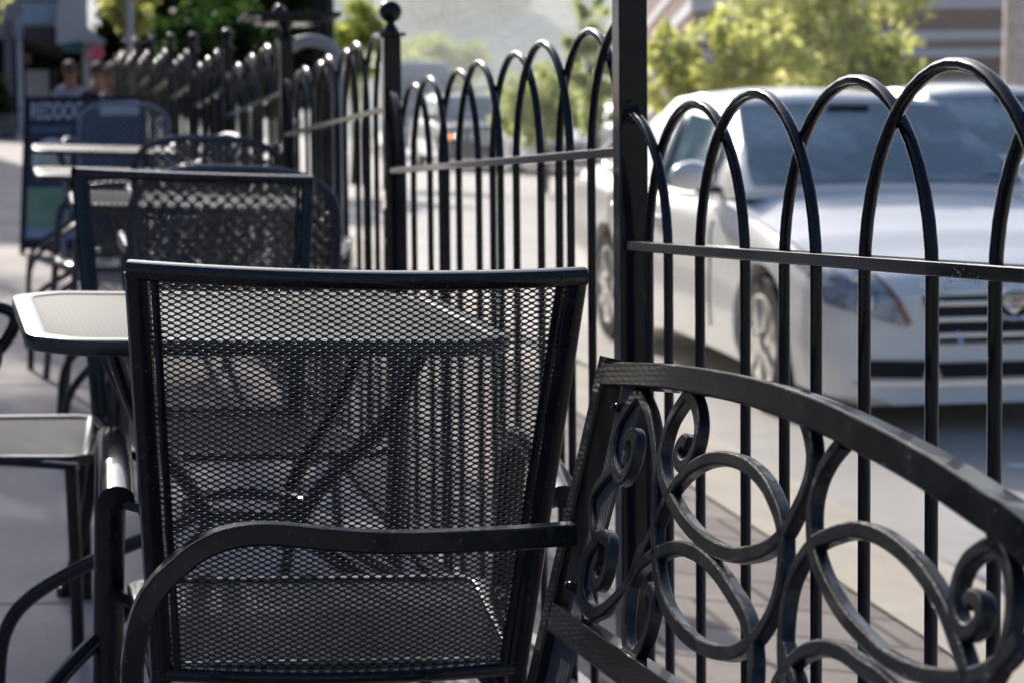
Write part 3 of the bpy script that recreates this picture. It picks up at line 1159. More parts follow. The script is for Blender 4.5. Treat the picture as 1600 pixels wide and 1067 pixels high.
        if P.get('glint_hook'):
            y_, z_ = P['glint_hook']
            hk = MB()
            x_ = lambda yy: cp(yy)[2] + .035
            hk.tube(smooth_path([(s * x_(y_ - .3), y_ - .3, z_), (s * (x_(y_) + .01), y_ - .08, z_ + .002), (s * (x_(y_) + .012), y_ + .02, z_ + .03), (s * (x_(y_) - .01), y_ + .03, z_ + .09), (s * (x_(y_) - .05), y_ - .02, z_ + .16)], 5), .03, 16, ref=(1, 0, 0))
            hk.build('added_glint_chrome', M_chrome, t, smooth=60)  # chrome piece added to throw a sun glint
        mr = MB()
        mx, my, mz = P['mirror']
        mr.lathe([(.02, -.055), (.075, -.05), (.095, -.01), (.085, .03), (.05, .055), (.01, .065)], 16, M=Matrix.Rotation(PI / 2, 3, 'X') @ Matrix.Diagonal((1.25, .82, 1)), c=(s * (mx + .10), my, mz))
        mo = mr.build('mirror', paint, t, smooth=60)
        mk = MB()
        mk.box((s * (mx - .01), my + .02, mz - .075), (.16, .07, .035))
        mk.build('mirror_arm', M_dark, mo, bevel=.01)
        for yy in (wf, wb):
            ty = MB()
            Mx = Matrix.Rotation(s * PI / 2, 3, 'Y')
            xw = s * (W - .13)
            ty.lathe([(wr * .66, -.10), (wr * .93, -.10), (wr, -.06), (wr, .06), (wr * .95, .10), (wr * .72, .105), (wr * .70, .085), (wr * .66, .085)], 40, M=Mx, c=(xw, yy, wr))
            wh = ty.build('wheel', M_tyre, t, smooth=40)
            rm = MB()
            rm.lathe([(wr * .71, .09), (wr * .71, .105), (wr * .66, .10), (wr * .64, .05), (wr * .63, -.08)], 40, M=Mx, c=(xw, yy, wr))
            for k in range(7):
                a = 2 * PI * k / 7 + .2
                for da in (-.09, .09):
                    d = Vector((0, math.cos(a + da), math.sin(a + da)))
                    dd = Vector((0, math.cos(a), math.sin(a)))
                    rm.sweep([Vector((xw + s * .085, yy, wr)) + dd * wr * .12, Vector((xw + s * .095, yy, wr)) + d * wr * .45, Vector((xw + s * .085, yy, wr)) + d * wr * .68], rrect(.012, .016, .004), (1, 0, 0))
            rm.lathe([(.07, .05), (.075, .09), (.05, .105), (.01, .11)], 16, M=Mx, c=(xw, yy, wr))
            rm.build('rim', M_alloy, wh, smooth=40)
            dsk = MB()
            dsk.lathe([(wr * .64, 0), (wr * .64, .01)], 30, M=Mx, c=(xw, yy, wr))
            dsk.build('well_shade_disc', M_dark, wh, smooth=0)  # dark disc painted in for the shade inside the wheel well
    for s in (-1, 1):
        hs = MB()
        hs.tube([(s * (prof(y_)[7][0] * .985), y_, prof(y_)[7][1] + .004) for y_ in np.linspace(.22, cab[0][0] - .05, 12)], .0045, 5, ref=(0, 0, 1))
        hs.build('hood_seam', M_dark, t)
    # front
    fw = P['front']

    def front_patch(pts, y_off, mt, nm, par, depth=.03, smooth=0):
        q = pts if len(pts) == 4 else [pts[0], pts[1], pts[2], pts[-1]]

        def f(u, v):
            x = (q[0][0] * (1 - u) + q[1][0] * u) * (1 - v) + (q[3][0] * (1 - u) + q[2][0] * u) * v
            z = (q[0][1] * (1 - u) + q[1][1] * u) * (1 - v) + (q[3][1] * (1 - u) + q[2][1] * u) * v
            k = abs(x) / 1.0
            return (x * (1 + .012 * k), face_y(x, z) - y_off - .006, z)
        return MB().grid(11, 9, f).build(nm, mt, par, smooth=60)

    def face_y(x, z):
        # first station at which the body covers this point
        for k in range(0, 90):
            y = k * .0125
            w, b, s, h = lerp_tab(body, y)
            pr = prof(y)
            xx = np.interp(z, [p[1] for p in pr[2:8]], [p[0] for p in pr[2:8]])
            if abs(x) <= xx and z <= h - .02 and z >= b:
                return y
        return .0
    g0, g1, zg0, zg1 = fw['grille']
    gr = front_patch([(-g0, zg0), (g0, zg0), (g1, zg1), (-g1, zg1)], .006, M_dark, 'grille', t, .02)
    nb = fw.get('bars', 5)
    bars = MB()
    for k in range(nb):
        u = (k + .5) / nb
        z = zg0 + (zg1 - zg0) * u
        xw = g0 + (g1 - g0) * u - .01
        y0 = min(face_y(0, z), face_y(xw, z)) - .016
        bars.sweep([(x * xw, face_y(x * xw, z) - .012, z) for x in (-1, -.5, 0, .5, 1)], rrect(.012, .008, .003), (0, 0, 1))
    if fw.get('vee'):
        for s in (-1, 1):
            bars.sweep([(s * .32, face_y(.32, zg1) - .02, zg1), (s * .25, face_y(.25, zg0) - .02, zg0)], rrect(.012, .014, .004), (1, 0, 0))
    bars.build('grille_bars', M_chrome, gr, smooth=30)
    sd = MB()
    for s in (-1, 1):
        sd.sweep([(s * g0, face_y(g0, zg0) - .012, zg0), (s * g1, face_y(g1, zg1) - .012, zg1)], rrect(.012, .012, .004), (1, 0, 0))
    sd.sweep([(x * g1, face_y(x * g1, zg1) - .012, zg1) for x in (-1, -.5, 0, .5, 1)], rrect(.012, .012, .004), (0, 0, 1))
    sd.build('grille_surround', M_chrome, gr, smooth=30)
    if fw.get('crest'):
        ez = fw['crest']
        yb_ = face_y(0, ez) - .03
        em = MB()
        em.tube([(.088 * math.cos(a), yb_ - .004, ez + .068 * math.sin(a)) for a in [2 * PI * k / 28 for k in range(28)]], .0115, 8, ref=(0, 1, 0), closed=True)
        eo = em.build('emblem', M_chrome, gr, smooth=60)
        sh = MB()
        sh.prism([(-.05, yb_ - .006, ez + .036), (.05, yb_ - .006, ez + .036), (.046, yb_ - .006, ez - .012), (0, yb_ - .006, ez - .046), (-.046, yb_ - .006, ez - .012)], (0, .012, 0))
        sh.build('crest_shield', M_chrome, eo, smooth=0)
        cols = [(.55, .4, .08), (.03, .03, .03), (.5, .05, .05), (.7, .7, .72), (.08, .12, .4), (.6, .45, .1)]
        for k, cc in enumerate(cols):
            q = MB()
            x0 = -.042 + .029 * (k % 3)
            z0 = ez + (.008 if k < 3 else -.02)
            q.box((x0 + .013, yb_ - .0075, z0 + .011), (.024, .004, .02))
            q.build('crest_field', mat('crest_colour', cc, .3, vary=.05), eo, smooth=0)
    for s in (-1, 1):
        pts = [(s * x, z) for x, z in fw['lamp']]
        if s < 0:
            pts = pts[::-1]
        hl = front_patch(pts, .012, fw.get('lampmat', M_lens), 'headlight', t, .05)
        cx = sum(p[0] for p in pts) / len(pts)
        cz = sum(p[1] for p in pts) / len(pts)
        yl = min(face_y(x, z) for x, z in pts)
        for dz in fw.get('bulbs', (-.06, .05)):
            bb = MB()
            bb.lathe([(.045, 0), (.05, .012), (.03, .02), (.002, .021)], 14, M=Matrix.Rotation(PI / 2, 3, 'X'), c=(cx - s * .01, face_y(cx, cz + dz) - .012, cz + dz))
            bb.build('projector', fw.get('bulbmat', M_chrome), hl, smooth=40)
        if fw.get('amber'):
            xa = fw['amber']
            pa = [(s * x, z) for x, z in xa]
            front_patch(pa if s > 0 else pa[::-1], .02, fw.get('ambmat', M_amber), 'indicator', hl, .04)
        for (pts2, mt) in fw.get('openings', []):
            p2 = [(s * x, z) for x, z in pts2]
            front_patch(p2 if s > 0 else p2[::-1], .006, mt, 'air_intake', t, .02)
    for (pts2, mt, nm) in fw.get('centre', []):
        front_patch(pts2, .008, mt, nm, t, .02)
    # rear lamps, plate
    rb = prof(L - .02)
    rs = MB()
    for s in (-1, 1):
        rl = MB()
        w, b, sh_, h = lerp_tab(body, L)
        rl.box((s * w * .86, L + .004, sh_ - .02), (.16, .05, P.get('lamp_h', .2)))
        rl.build('tail_light', M_red, t, smooth=0, bevel=.012)
    w, b, sh_, h = lerp_tab(body, L)
    MB().box((0, L + .006, sh_ - .02), (.32, .02, .15)).build('licence_plate', M_plate, t, smooth=0)
    if P.get('rack'):
        zr = max(r[2] for r in cab)
        rk = MB()
        for s in (-1, 1):
            rk.tube([(s * .55, cab[1][0] + .1, zr + .02), (s * .55, cab[1][0] + .2, zr + .09), (s * .55, cab[-2][0] - .1, zr + .09), (s * .55, cab[-2][0], zr + .02)], .02, 8)
        for yy in (cab[1][0] + .4, cab[-2][0] - .4):
            rk.tube([(-.6, yy, zr + .1), (.6, yy, zr + .1)], .018, 8)
        rk.build('roof_rack', M_dark, t)
    return t


SEDAN = dict(
    body=[(0, .70, .15, .60, .66), (.06, .80, .14, .66, .71), (.16, .85, .13, .70, .755), (.35, .885, .13, .745, .80), (.7, .912, .14, .82, .89), (1.2, .922, .15, .88, .98), (1.55, .925, .16, .915, 1.05), (2.6, .93, .17, .945, 1.0), (3.6, .93, .17, .965, 1.02), (4.1, .92, .18, .975, 1.07), (4.6, .90, .22, .965, 1.08), (4.8, .87, .26, .93, 1.04), (4.87, .82, .32, .85, .92)],
    cabin=[(1.42, 1.02, 1.04, .80, .80), (2.25, .97, 1.50, .83, .60), (2.9, .98, 1.535, .84, .60), (3.45, 1.0, 1.50, .83, .58), (4.15, 1.04, 1.075, .78, .70)],
    side_windows=[(1.98, 2.72), (2.80, 3.5)], seams=[1.62, 2.76, 3.6], handles=[2.6, 3.42], glint_hook=(4.06, 1.045), mirror=(.86, 1.82, 1.10),
    wheel_r=.335, wheel_f=.86, wheel_b=3.74,
    front=dict(grille=(.36, .46, .425, .715), bars=4, vee=True, crest=.60,
               lamp=[(.50, .50), (.84, .60), (.87, .80), (.60, .745)], amber=[(.485, .515), (.515, .52), (.618, .738), (.60, .732)],
               openings=[([(.42, .27), (.70, .28), (.72, .36), (.40, .35)], M_dark), ([(.40, .235), (.74, .245), (.74, .262), (.40, .252)], M_chrome)],
               centre=[([(-.33, .27), (.33, .27), (.36, .34), (-.36, .34)], M_dark, 'air_intake'), ([(-.36, .232), (.36, .232), (.36, .255), (-.36, .255)], M_chrome, 'bumper_trim')]))
SUV = dict(
    body=[(0, .78, .30, .82, .88), (.06, .86, .28, .90, .95), (.25, .93, .27, .98, 1.05), (.8, .95, .28, 1.05, 1.14), (1.35, .96, .28, 1.09, 1.18), (2.6, .965, .28, 1.12, 1.18), (4.0, .96, .28, 1.14, 1.2), (4.6, .94, .30, 1.12, 1.2), (4.75, .90, .36, 1.05, 1.14)],
    cabin=[(1.25, 1.13, 1.15, .84, .84), (1.95, 1.13, 1.70, .87, .68), (3.0, 1.14, 1.76, .88, .70), (4.3, 1.16, 1.72, .86, .68), (4.72, 1.17, 1.22, .82, .76)],
    side_windows=[(1.75, 2.55), (2.65, 3.4), (3.5, 4.3)], seams=[1.4, 2.6, 3.5], handles=[2.45, 3.35], mirror=(.90, 1.6, 1.22),
    wheel_r=.37, wheel_f=.9, wheel_b=3.75, rack=True,
    front=dict(grille=(.34, .40, .70, .86), bars=3, lamp=[(.50, .72), (.84, .74), (.84, .88), (.50, .86)], bulbs=(0,), amber=[(.80, .72), (.86, .74), (.86, .84), (.80, .82)],
               openings=[([(.52, .44), (.74, .44), (.74, .56), (.52, .56)], M_dark)],
               centre=[([(-.42, .44), (.42, .44), (.42, .58), (-.42, .58)], M_dark, 'air_intake'), ([(-.17, .60), (.17, .60), (.17, .70), (-.17, .70)], M_plate, 'licence_plate')]))
VAN = dict(
    body=[(0, .80, .35, .95, 1.02), (.08, .90, .32, 1.05, 1.12), (.5, .98, .32, 1.15, 1.24), (1.0, 1.0, .32, 1.25, 1.34), (5.4, 1.0, .34, 1.3, 1.36), (5.6, .98, .36, 1.28, 1.34)],
    cabin=[(.9, 1.28, 1.32, .92, .92), (1.6, 1.28, 2.3, .95, .82), (2.2, 1.3, 2.75, .96, .86), (5.4, 1.3, 2.8, .96, .88), (5.6, 1.3, 2.6, .95, .86)],
    side_windows=[(1.35, 2.05)], seams=[1.2, 2.15], mirror=(.95, 1.2, 1.45), wheel_r=.38, wheel_f=.95, wheel_b=4.4,
    front=dict(grille=(.5, .5, .72, .92), bars=3, lamp=[(.56, .74), (.84, .76), (.84, .94), (.56, .92)], bulbs=(0,),
               centre=[([(-.5, .42), (.5, .42), (.5, .58), (-.5, .58)], M_dark, 'air_intake')]))


def park(o, x, y, yaw=0):
    o.location = (x, y, street(y))
    gslope = .06 if y < 15 else .04
    o.rotation_euler = (Matrix.Rotation(math.atan(gslope), 3, 'X') @ Matrix.Rotation(yaw, 3, 'Z')).to_euler()
    return o


sedan = make_car('parked_car', 'white sedan with crest grille parked nose towards us behind the fence', 'car', SEDAN, M_carwhite)
park(sedan, 4.36, 9.22)
sedan['group'] = 'white cars parked behind the fence'
s2 = copy_tree(sedan)
tag(s2, 'white car parked beyond the crest-grilled sedan, just its roof and windshield showing', 'car', 'white cars parked behind the fence')
park(s2, 7.05, 12.9)
s3 = make_car('parked_car', 'dark blue vehicle with roof rack and lit orange lights facing us down the street', 'car',
              dict(SUV, front=dict(SUV['front'], ambmat=M_orange, bulbmat=M_headlit)), M_cardark)
park(s3, 10.05, 48, 0)
s4 = make_car('delivery_van', 'pale grey van whose roof shows behind the dark vehicle down the street', 'van', VAN, M_cargrey)
park(s4, 11.0, 60, 0)
s5 = copy_tree(sedan)
tag(s5, 'white car in strong glare behind the rear of the crest-grilled sedan', 'car', 'white cars parked behind the fence')
_p = at(882, 250, 46)
park(s5, _p.x, _p.y, 0)
s6 = make_car('moving_car', 'grey sedan driving away with red tail lights, seen left of the tall near fence post', 'car', SEDAN, M_cargrey)
_p = at(938, 250, 62)
park(s6, _p.x, _p.y, PI)

# ------------------------------------------------------------------ trees, bushes


def leaves(centres, radii, n, size, m, parent, name='crown'):
    k = len(centres)
    w = np.array([r ** 2 for r in radii])
    idx = rng.choice(k, n, p=w / w.sum())
    C = np.array(centres)[idx]
    Rr = np.array(radii)[idx][:, None]
    d = rng.normal(size=(n, 3))
    d /= np.linalg.norm(d, axis=1)[:, None]
    P = C + d * Rr * (rng.random((n, 1)) ** .6) * rng.uniform(.7, 1.35, (n, 1))
    a = rng.normal(size=(n, 3))
    a /= np.linalg.norm(a, axis=1)[:, None]
    b = np.cross(a, rng.normal(size=(n, 3)))
    b /= np.linalg.norm(b, axis=1)[:, None]
    sz = size * rng.uniform(.6, 1.3, (n, 1))
    V = np.stack([P - a * sz, P + b * sz * .5, P + a * sz, P - b * sz * .5], 1).reshape(-1, 3)
    org = ORG.get(parent.name) if parent else None
    if org is not None:
        V = V - np.array(org)
    me = bpy.data.meshes.new(name)
    me.vertices.add(4 * n)
    me.vertices.foreach_set('co', V.astype(np.float32).ravel())
    me.loops.add(4 * n)
    me.loops.foreach_set('vertex_index', np.arange(4 * n, dtype=np.int32))
    me.polygons.add(n)
    me.polygons.foreach_set('loop_start', (np.arange(n) * 4).astype(np.int32))
    me.polygons.foreach_set('loop_total', np.full(n, 4, np.int32))
    me.update(calc_edges=True)
    me.validate()
    me.materials.append(m)
    o = bpy.data.objects.new(name, me)
    COL.objects.link(o)
    o.parent = parent
    return o


def tree(name, label, base, height, crown_z, rx, rz, nclump, n, leaf, m, trunk_r=.12, group=None, clump=.32, cat='tree'):
    base = Vector(base)
    t = thing(name, label, cat, base, group=group)
    cc, rr = [], []
    for i in range(nclump):
        d = Vector((random.gauss(0, 1), random.gauss(0, 1), random.gauss(0, 1))).normalized() * random.random() ** .4
        cc.append(base + Vector((d.x * rx, d.y * rx, crown_z + d.z * rz)))
        rr.append(clump * rx * random.uniform(.6, 1.25))
    tr = MB()
    top = base + Vector((random.uniform(-.2, .2), random.uniform(-.2, .2), crown_z + rz * .5))
    path = smooth_path([base - Vector((0, 0, .1)), base + Vector((.03, 0, crown_z * .4)), base + Vector((-.04, .05, crown_z * .8)), top], 4)
    tr.tube(path, trunk_r, 10, ref=(1, 0, 0), scale=[1.25 - 1.0 * i / len(path) for i in range(len(path))])
    for i in range(0, min(nclump, 14)):
        st = path[min(len(path) - 1, int(len(path) * random.uniform(.45, .9)))]
        md = (st + Vector(cc[i])) / 2 + Vector((0, 0, .1 * rx))
        tr.tube(smooth_path([st, md, cc[i]], 3), trunk_r * .35, 6, ref=(1, 0, 0), scale=[1, .85, .7, .6, .5, .4, .3])
    tr.build('trunk', M_bark, t, smooth=60)
    leaves(cc, rr, n, leaf, m, t)
    return t


def bush(name, label, c, rx, rz, n, leaf, m, group=None, cat='shrub'):
    base = Vector((c[0], c[1], c[2] - rz))
    return tree(name, label, base, 2 * rz, rz, rx, rz * .9, 16, n, leaf, m, trunk_r=.05, group=group, clump=.38, cat=cat)


# dark trees at the upper left, beyond the end of the fence
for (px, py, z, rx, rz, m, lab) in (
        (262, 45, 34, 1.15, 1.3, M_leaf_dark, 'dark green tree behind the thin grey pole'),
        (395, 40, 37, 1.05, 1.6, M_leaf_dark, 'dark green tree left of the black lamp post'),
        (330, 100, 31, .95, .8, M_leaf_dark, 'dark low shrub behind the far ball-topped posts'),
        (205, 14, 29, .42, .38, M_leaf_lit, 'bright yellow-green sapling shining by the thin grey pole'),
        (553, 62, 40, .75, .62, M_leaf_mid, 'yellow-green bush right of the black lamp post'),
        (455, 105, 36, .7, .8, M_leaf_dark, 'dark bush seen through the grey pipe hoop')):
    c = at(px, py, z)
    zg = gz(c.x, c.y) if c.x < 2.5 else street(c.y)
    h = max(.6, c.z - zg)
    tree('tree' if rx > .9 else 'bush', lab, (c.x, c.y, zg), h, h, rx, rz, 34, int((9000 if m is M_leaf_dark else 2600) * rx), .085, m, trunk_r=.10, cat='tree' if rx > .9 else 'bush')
# big sunlit tree behind the sedan and its neighbours
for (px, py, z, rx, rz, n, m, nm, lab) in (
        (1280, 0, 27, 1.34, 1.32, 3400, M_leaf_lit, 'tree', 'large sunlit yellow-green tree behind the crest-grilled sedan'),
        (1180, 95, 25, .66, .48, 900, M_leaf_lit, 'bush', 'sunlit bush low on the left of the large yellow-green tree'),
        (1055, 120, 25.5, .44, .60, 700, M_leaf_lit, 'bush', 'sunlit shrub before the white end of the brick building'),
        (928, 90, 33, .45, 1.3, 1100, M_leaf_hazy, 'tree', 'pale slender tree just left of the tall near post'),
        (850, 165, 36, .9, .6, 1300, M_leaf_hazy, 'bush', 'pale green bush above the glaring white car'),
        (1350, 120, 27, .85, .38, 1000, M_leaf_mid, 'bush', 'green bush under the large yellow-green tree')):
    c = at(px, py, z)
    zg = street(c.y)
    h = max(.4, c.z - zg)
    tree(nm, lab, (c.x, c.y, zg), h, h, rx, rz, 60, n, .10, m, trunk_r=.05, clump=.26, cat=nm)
c = at(690, 92, 95)
bush('hedge', 'dark rounded hedge with sunlit top behind the van', (c.x, c.y, c.z - .2), 2.0, 1.0, 9000, .12, M_leaf_mid, cat='hedge')
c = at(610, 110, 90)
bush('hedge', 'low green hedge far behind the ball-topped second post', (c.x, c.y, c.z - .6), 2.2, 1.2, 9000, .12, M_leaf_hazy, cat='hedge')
# street trees whose shade falls over the tables (their crowns hang above the frame)
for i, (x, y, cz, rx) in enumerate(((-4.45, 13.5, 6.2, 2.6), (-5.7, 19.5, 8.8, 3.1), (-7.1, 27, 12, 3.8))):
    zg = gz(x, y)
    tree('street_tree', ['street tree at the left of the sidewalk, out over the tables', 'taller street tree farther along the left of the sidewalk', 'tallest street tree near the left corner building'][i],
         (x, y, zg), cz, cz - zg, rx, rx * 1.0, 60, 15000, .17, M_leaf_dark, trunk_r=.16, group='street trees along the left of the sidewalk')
c = at(25, 6, 23)
zb = gz(c.x, c.y)
tree('young_tree', 'young tree with a bright leafy spray in the top left corner', (c.x - .75, c.y, zb), c.z - zb, c.z - zb + .35, .8, .42, 20, 1500, .08, M_leaf_lit, trunk_r=.05)

# ------------------------------------------------------------------ hill with houses
def hz(x, y):
    k = max(0, y - 95)
    return street(110) - 1 + .20 * k + 6 * math.sin(x * .021 + 1.3) * min(1, k / 120) + 3 * math.sin(x * .06 + y * .03)


mh, nt, b = nodes('hill_slope')
N, L = nt.nodes, nt.links
tc = N.new('ShaderNodeTexCoord')
n1 = N.new('ShaderNodeTexNoise')
n1.inputs['Scale'].default_value = .07
n1.inputs['Detail'].default_value = 9
n1.inputs['Roughness'].default_value = .68
L.new(tc.outputs['Object'], n1.inputs['Vector'])
cr = N.new('ShaderNodeValToRGB')
E_ = cr.color_ramp.elements
E_[0].position, E_[1].position = .36, .66
E_[0].color = (.22, .29, .22, 1)
E_[1].color = (.58, .62, .52, 1)
L.new(n1.outputs['Fac'], cr.inputs['Fac'])
L.new(cr.outputs['Color'], b.inputs['Base Color'])
b.inputs['Roughness'].default_value = 1
mb = MB()
mb.grid(60, 50, lambda u, v: (-200 + 520 * u, 96 + 600 * v * v, hz(-200 + 520 * u, 96 + 600 * v * v)))
tag(mb.build('hill', mh, smooth=60), kind='structure')
cs, rs = [], []
for i in range(260):
    px, d = random.uniform(480, 1100), random.uniform(130, 420)
    v = at(px, 300, d)
    cs.append((v.x, v.y, hz(v.x, v.y) + 1.5))
    rs.append(random.uniform(1.2, 3.0))
tag(leaves(cs, rs, 30000, .6, mat('far_foliage', (.24, .33, .17), 1, vary=.3, vscale=.2), None, 'hillside_wood'), 'hazy scattered wood covering the far hillside', 'wood', kind='stuff')


def house(label, px, py, d, w, h, wallc, roofc):
    c = at(px, py, d)
    zg = min(hz(c.x, c.y), c.z - h * .5)
    t = thing('house', label, 'house', (c.x, c.y, zg), group='houses on the hillside')
    top = c.z + h * .5
    Mz = Matrix.Rotation(-YAW + random.uniform(-.3, .3), 3, 'Z')
    w_ = MB()
    w_.box((c.x, c.y, (zg + top) / 2), (w, w * .8, top - zg), Mz)
    wl = w_.build('wall', mat('house_wall', wallc, .8, vary=.08), t, smooth=0)
    r = MB()
    a = w * .56
    bq = w * .46
    pts = [Mz @ Vector(p) + Vector((c.x, c.y, top)) for p in ((-a, -bq, 0), (a, -bq, 0), (a, bq, 0), (-a, bq, 0), (-a, 0, h * .45), (a, 0, h * .45))]
    r.add(pts, [(0, 1, 5, 4), (2, 3, 4, 5), (1, 2, 5), (3, 0, 4), (0, 3, 2, 1)])
    r.build('roof', mat('house_roof', roofc, .7, vary=.1), t, smooth=0)
    for k in (-1, 0, 1):
        q = MB()
        q.box(Mz @ Vector((k * w * .28, -w * .4 - .02, 0)) + Vector((c.x, c.y, top - h * .35)), (w * .14, .06, h * .3), Mz)
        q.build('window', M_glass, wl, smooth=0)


house('hillside house with pinkish roof above the interlaced hoops', 762, 48, 190, 3.4, 2.2, (.62, .55, .54), (.55, .42, .40))
house('white hillside house just below the pinkish roofed one', 752, 80, 170, 2.6, 1.6, (.75, .75, .76), (.60, .55, .55))
house('small pale house high on the hillside by the ball-topped post', 662, 16, 260, 2.2, 2.0, (.70, .72, .75), (.5, .48, .48))
house('faint pink house at the hill top near the tall near post', 855, 12, 280, 3.4, 2.0, (.6, .55, .54), (.5, .42, .4))

# ------------------------------------------------------------------ brick building, right
M_brick = ground_mat('red_brick', (.20, .085, .06), (.33, .15, .11), 3, 40, brick=(.42, .14, .012, (R(90), 0, 0)))
M_band = mat('concrete_band', (.68, .68, .72), .8, vary=.1, vscale=2)
zb = 41.0
bld = at(1083, 60, zb)
zg = street(bld.y) - .2
bt = thing('brick_building', 'red brick building with pale concrete bands behind the large yellow-green tree', 'building', (bld.x, bld.y, zg))
Mz = Matrix.Rotation(-YAW, 3, 'Z')
ex = Mz @ Vector((1, 0, 0))
ey = Mz @ Vector((0, 1, 0))


def bbox(m_, x0, x1, y0, y1, z0, z1):
    c = Vector((bld.x, bld.y, 0)) + ex * (x0 + x1) / 2 + ey * (y0 + y1) / 2
    c.z = (z0 + z1) / 2
    return m_.box(c, (x1 - x0, y1 - y0, z1 - z0), Mz)


def zat(py):
    return EYE.z + (303 - py) * zb / FPX


bbox(MB(), 0, 9.5, 0, 22, zg, zat(-120)).build('wall', M_brick, bt, smooth=0)
for (ya, yb_) in ((17, -2), (66, 51), (92, 79), (-40, -56), (140, 126)):
    q = MB()
    bbox(q, -.05, 9.55, -.06, 22.06, zat(ya), zat(yb_))
    q.build('band', M_band, bt, smooth=0)
for k in range(4):
    q = MB()
    bbox(q, 1 + 2.2 * k, 2.2 + 2.2 * k, -.03, .04, zat(-20), zat(-38))
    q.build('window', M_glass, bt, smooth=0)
c = at(1590, 60, 30)
mb = MB()
pz = street(c.y)
mb.sweep([Vector((c.x, c.y, pz)), Vector((c.x, c.y, pz + 1.0)), Vector((c.x - .02, c.y, pz + 3.2)), Vector((c.x, c.y, pz + 6))], ell(.20, .20, 14), (1, 0, 0), scale=[1.3, 1.1, .82, .7])
tk = mb.build('bare_tree', mat('pale_bark', (.70, .58, .52), .85, vary=.25, vscale=9, bump=.6, bscale=18, bdist=.02), None, smooth=60)
tag(tk, 'pale pinkish bare tree trunk at the top right corner', 'tree trunk')

# ------------------------------------------------------------------ street furniture
c = at(504, 60, 13.4)
lp = thing('street_lamp', 'black fluted street lamp post behind the ledge-topped fence post', 'lamp post', (c.x, c.y, verge(min(c.x, 2.4), c.y)))
zb0 = verge(min(c.x, 2.4), c.y)
sec = [((.066 + .006 * math.cos(12 * a)) * math.cos(a), (.066 + .006 * math.cos(12 * a)) * math.sin(a)) for a in [2 * PI * k / 72 for k in range(72)]]
MB().sweep([(c.x, c.y, zb0 + z) for z in (.5, 1.5, 2.5, 3.4)], sec, (1, 0, 0), scale=[1.05, 1, .95, .85]).build('pole', M_fence, lp, smooth=50)
MB().lathe([(.17, 0), (.17, .08), (.13, .12), (.12, .40), (.09, .46), (.075, .52)], 20, c=(c.x, c.y, zb0)).build('base', M_fence, lp)
MB().lathe([(.05, 3.4), (.09, 3.45), (.05, 3.5), (.12, 3.6), (.17, 3.85), (.13, 4.1), (.03, 4.2)], 20, c=(c.x, c.y, zb0)).build('lantern', M_plate, lp)
MB().lathe([(.15, 4.1), (.05, 4.25), (.01, 4.34)], 16, c=(c.x, c.y, zb0)).build('lantern_cap', M_fence, lp)

c0, c1 = at(440, 62, 11.5), at(528, 62, 11.5)
zt = at(470, 64, 11.5).z
zg = verge(min(c1.x, 2.4), c1.y)
mb = MB()
wv = (c1 - c0)
wv.z = 0
rr_ = wv.length / 2
cc = (c0 + c1) / 2
dirx = wv.normalized()
hp = [Vector((cc.x, cc.y, 0)) + dirx * (rr_ * math.cos(a)) + Vector((0, 0, zt - rr_ * .8 + rr_ * .8 * math.sin(a))) for a in [PI * k / 16 for k in range(17)]]
hp = [Vector((hp[0].x, hp[0].y, zg)), Vector((hp[0].x, hp[0].y, (zg + hp[0].z) / 2))] + hp + [Vector((hp[-1].x, hp[-1].y, (zg + hp[-1].z) / 2)), Vector((hp[-1].x, hp[-1].y, zg))]
mb.tube(hp, .032, 12, ref=dirx.cross(Vector((0, 0, 1))))
tag(mb.build('bike_rack', mat('grey_pipe', (.34, .35, .38), .4, vary=.08, vscale=10), None, smooth=60), 'grey bent pipe hoop standing between the ledge-topped post and the ball-topped post', 'bike rack')

c = at(203, 60, 26)
zg = gz(c.x, c.y)
mb = MB()
mb.tube([(c.x, c.y, zg), (c.x, c.y, zg + 2), (c.x, c.y, zg + 4.2)], .045, 12, ref=(1, 0, 0))
mb.lathe([(.09, 0), (.09, .03), (.05, .05)], 14, c=(c.x, c.y, zg))
mb.lathe([(.046, 0), (.05, .02), (.02, .06)], 12, c=(c.x, c.y, zg + 4.2))
tag(mb.build('sign_pole', mat('galvanised', (.42, .42, .45), .45, vary=.1), None), 'thin pale grey pole rising behind the far end of the fence', 'pole')

# sandwich board
zsb = 12.4
a0, a1 = at(39, 150, zsb), at(228, 152, zsb)
xc = (a0 + a1) / 2
W = (a1 - a0).length
zt = (a0.z + a1.z) / 2
ux = (a1 - a0)
ux.z = 0
ux.normalize()
uy = Vector((-ux.y, ux.x, 0))
zg = gz(xc.x, xc.y)
H = zt - zg
sb = thing('sandwich_board', 'dark sandwich board with white lettering and a food picture standing beyond the tables', 'sign', (xc.x, xc.y, zg))


def sbp(u, v, o=0.0, back=False):     # u across from the left edge (0..1), v down from the top (0..1)
    lean = .22 * v * (1 if not back else -1)
    off = -lean - o if not back else -lean + o
    p = Vector((xc.x, xc.y, zt)) + ux * (u - .5) * W + uy * off - Vector((0, 0, H * v))
    return p


M_board = mat('board_navy', (.028, .04, .075), .45, vary=.2, vscale=4)


def sbq(u0, v0, u1, v1, o, mt, nm, par, back=False, depth=.012):
    m_ = MB()
    m_.prism([sbp(u0, v0, o, back), sbp(u1, v0, o, back), sbp(u1, v1, o, back), sbp(u0, v1, o, back)], uy * (depth if not back else -depth))
    return m_.build(nm, mt, par, smooth=0)


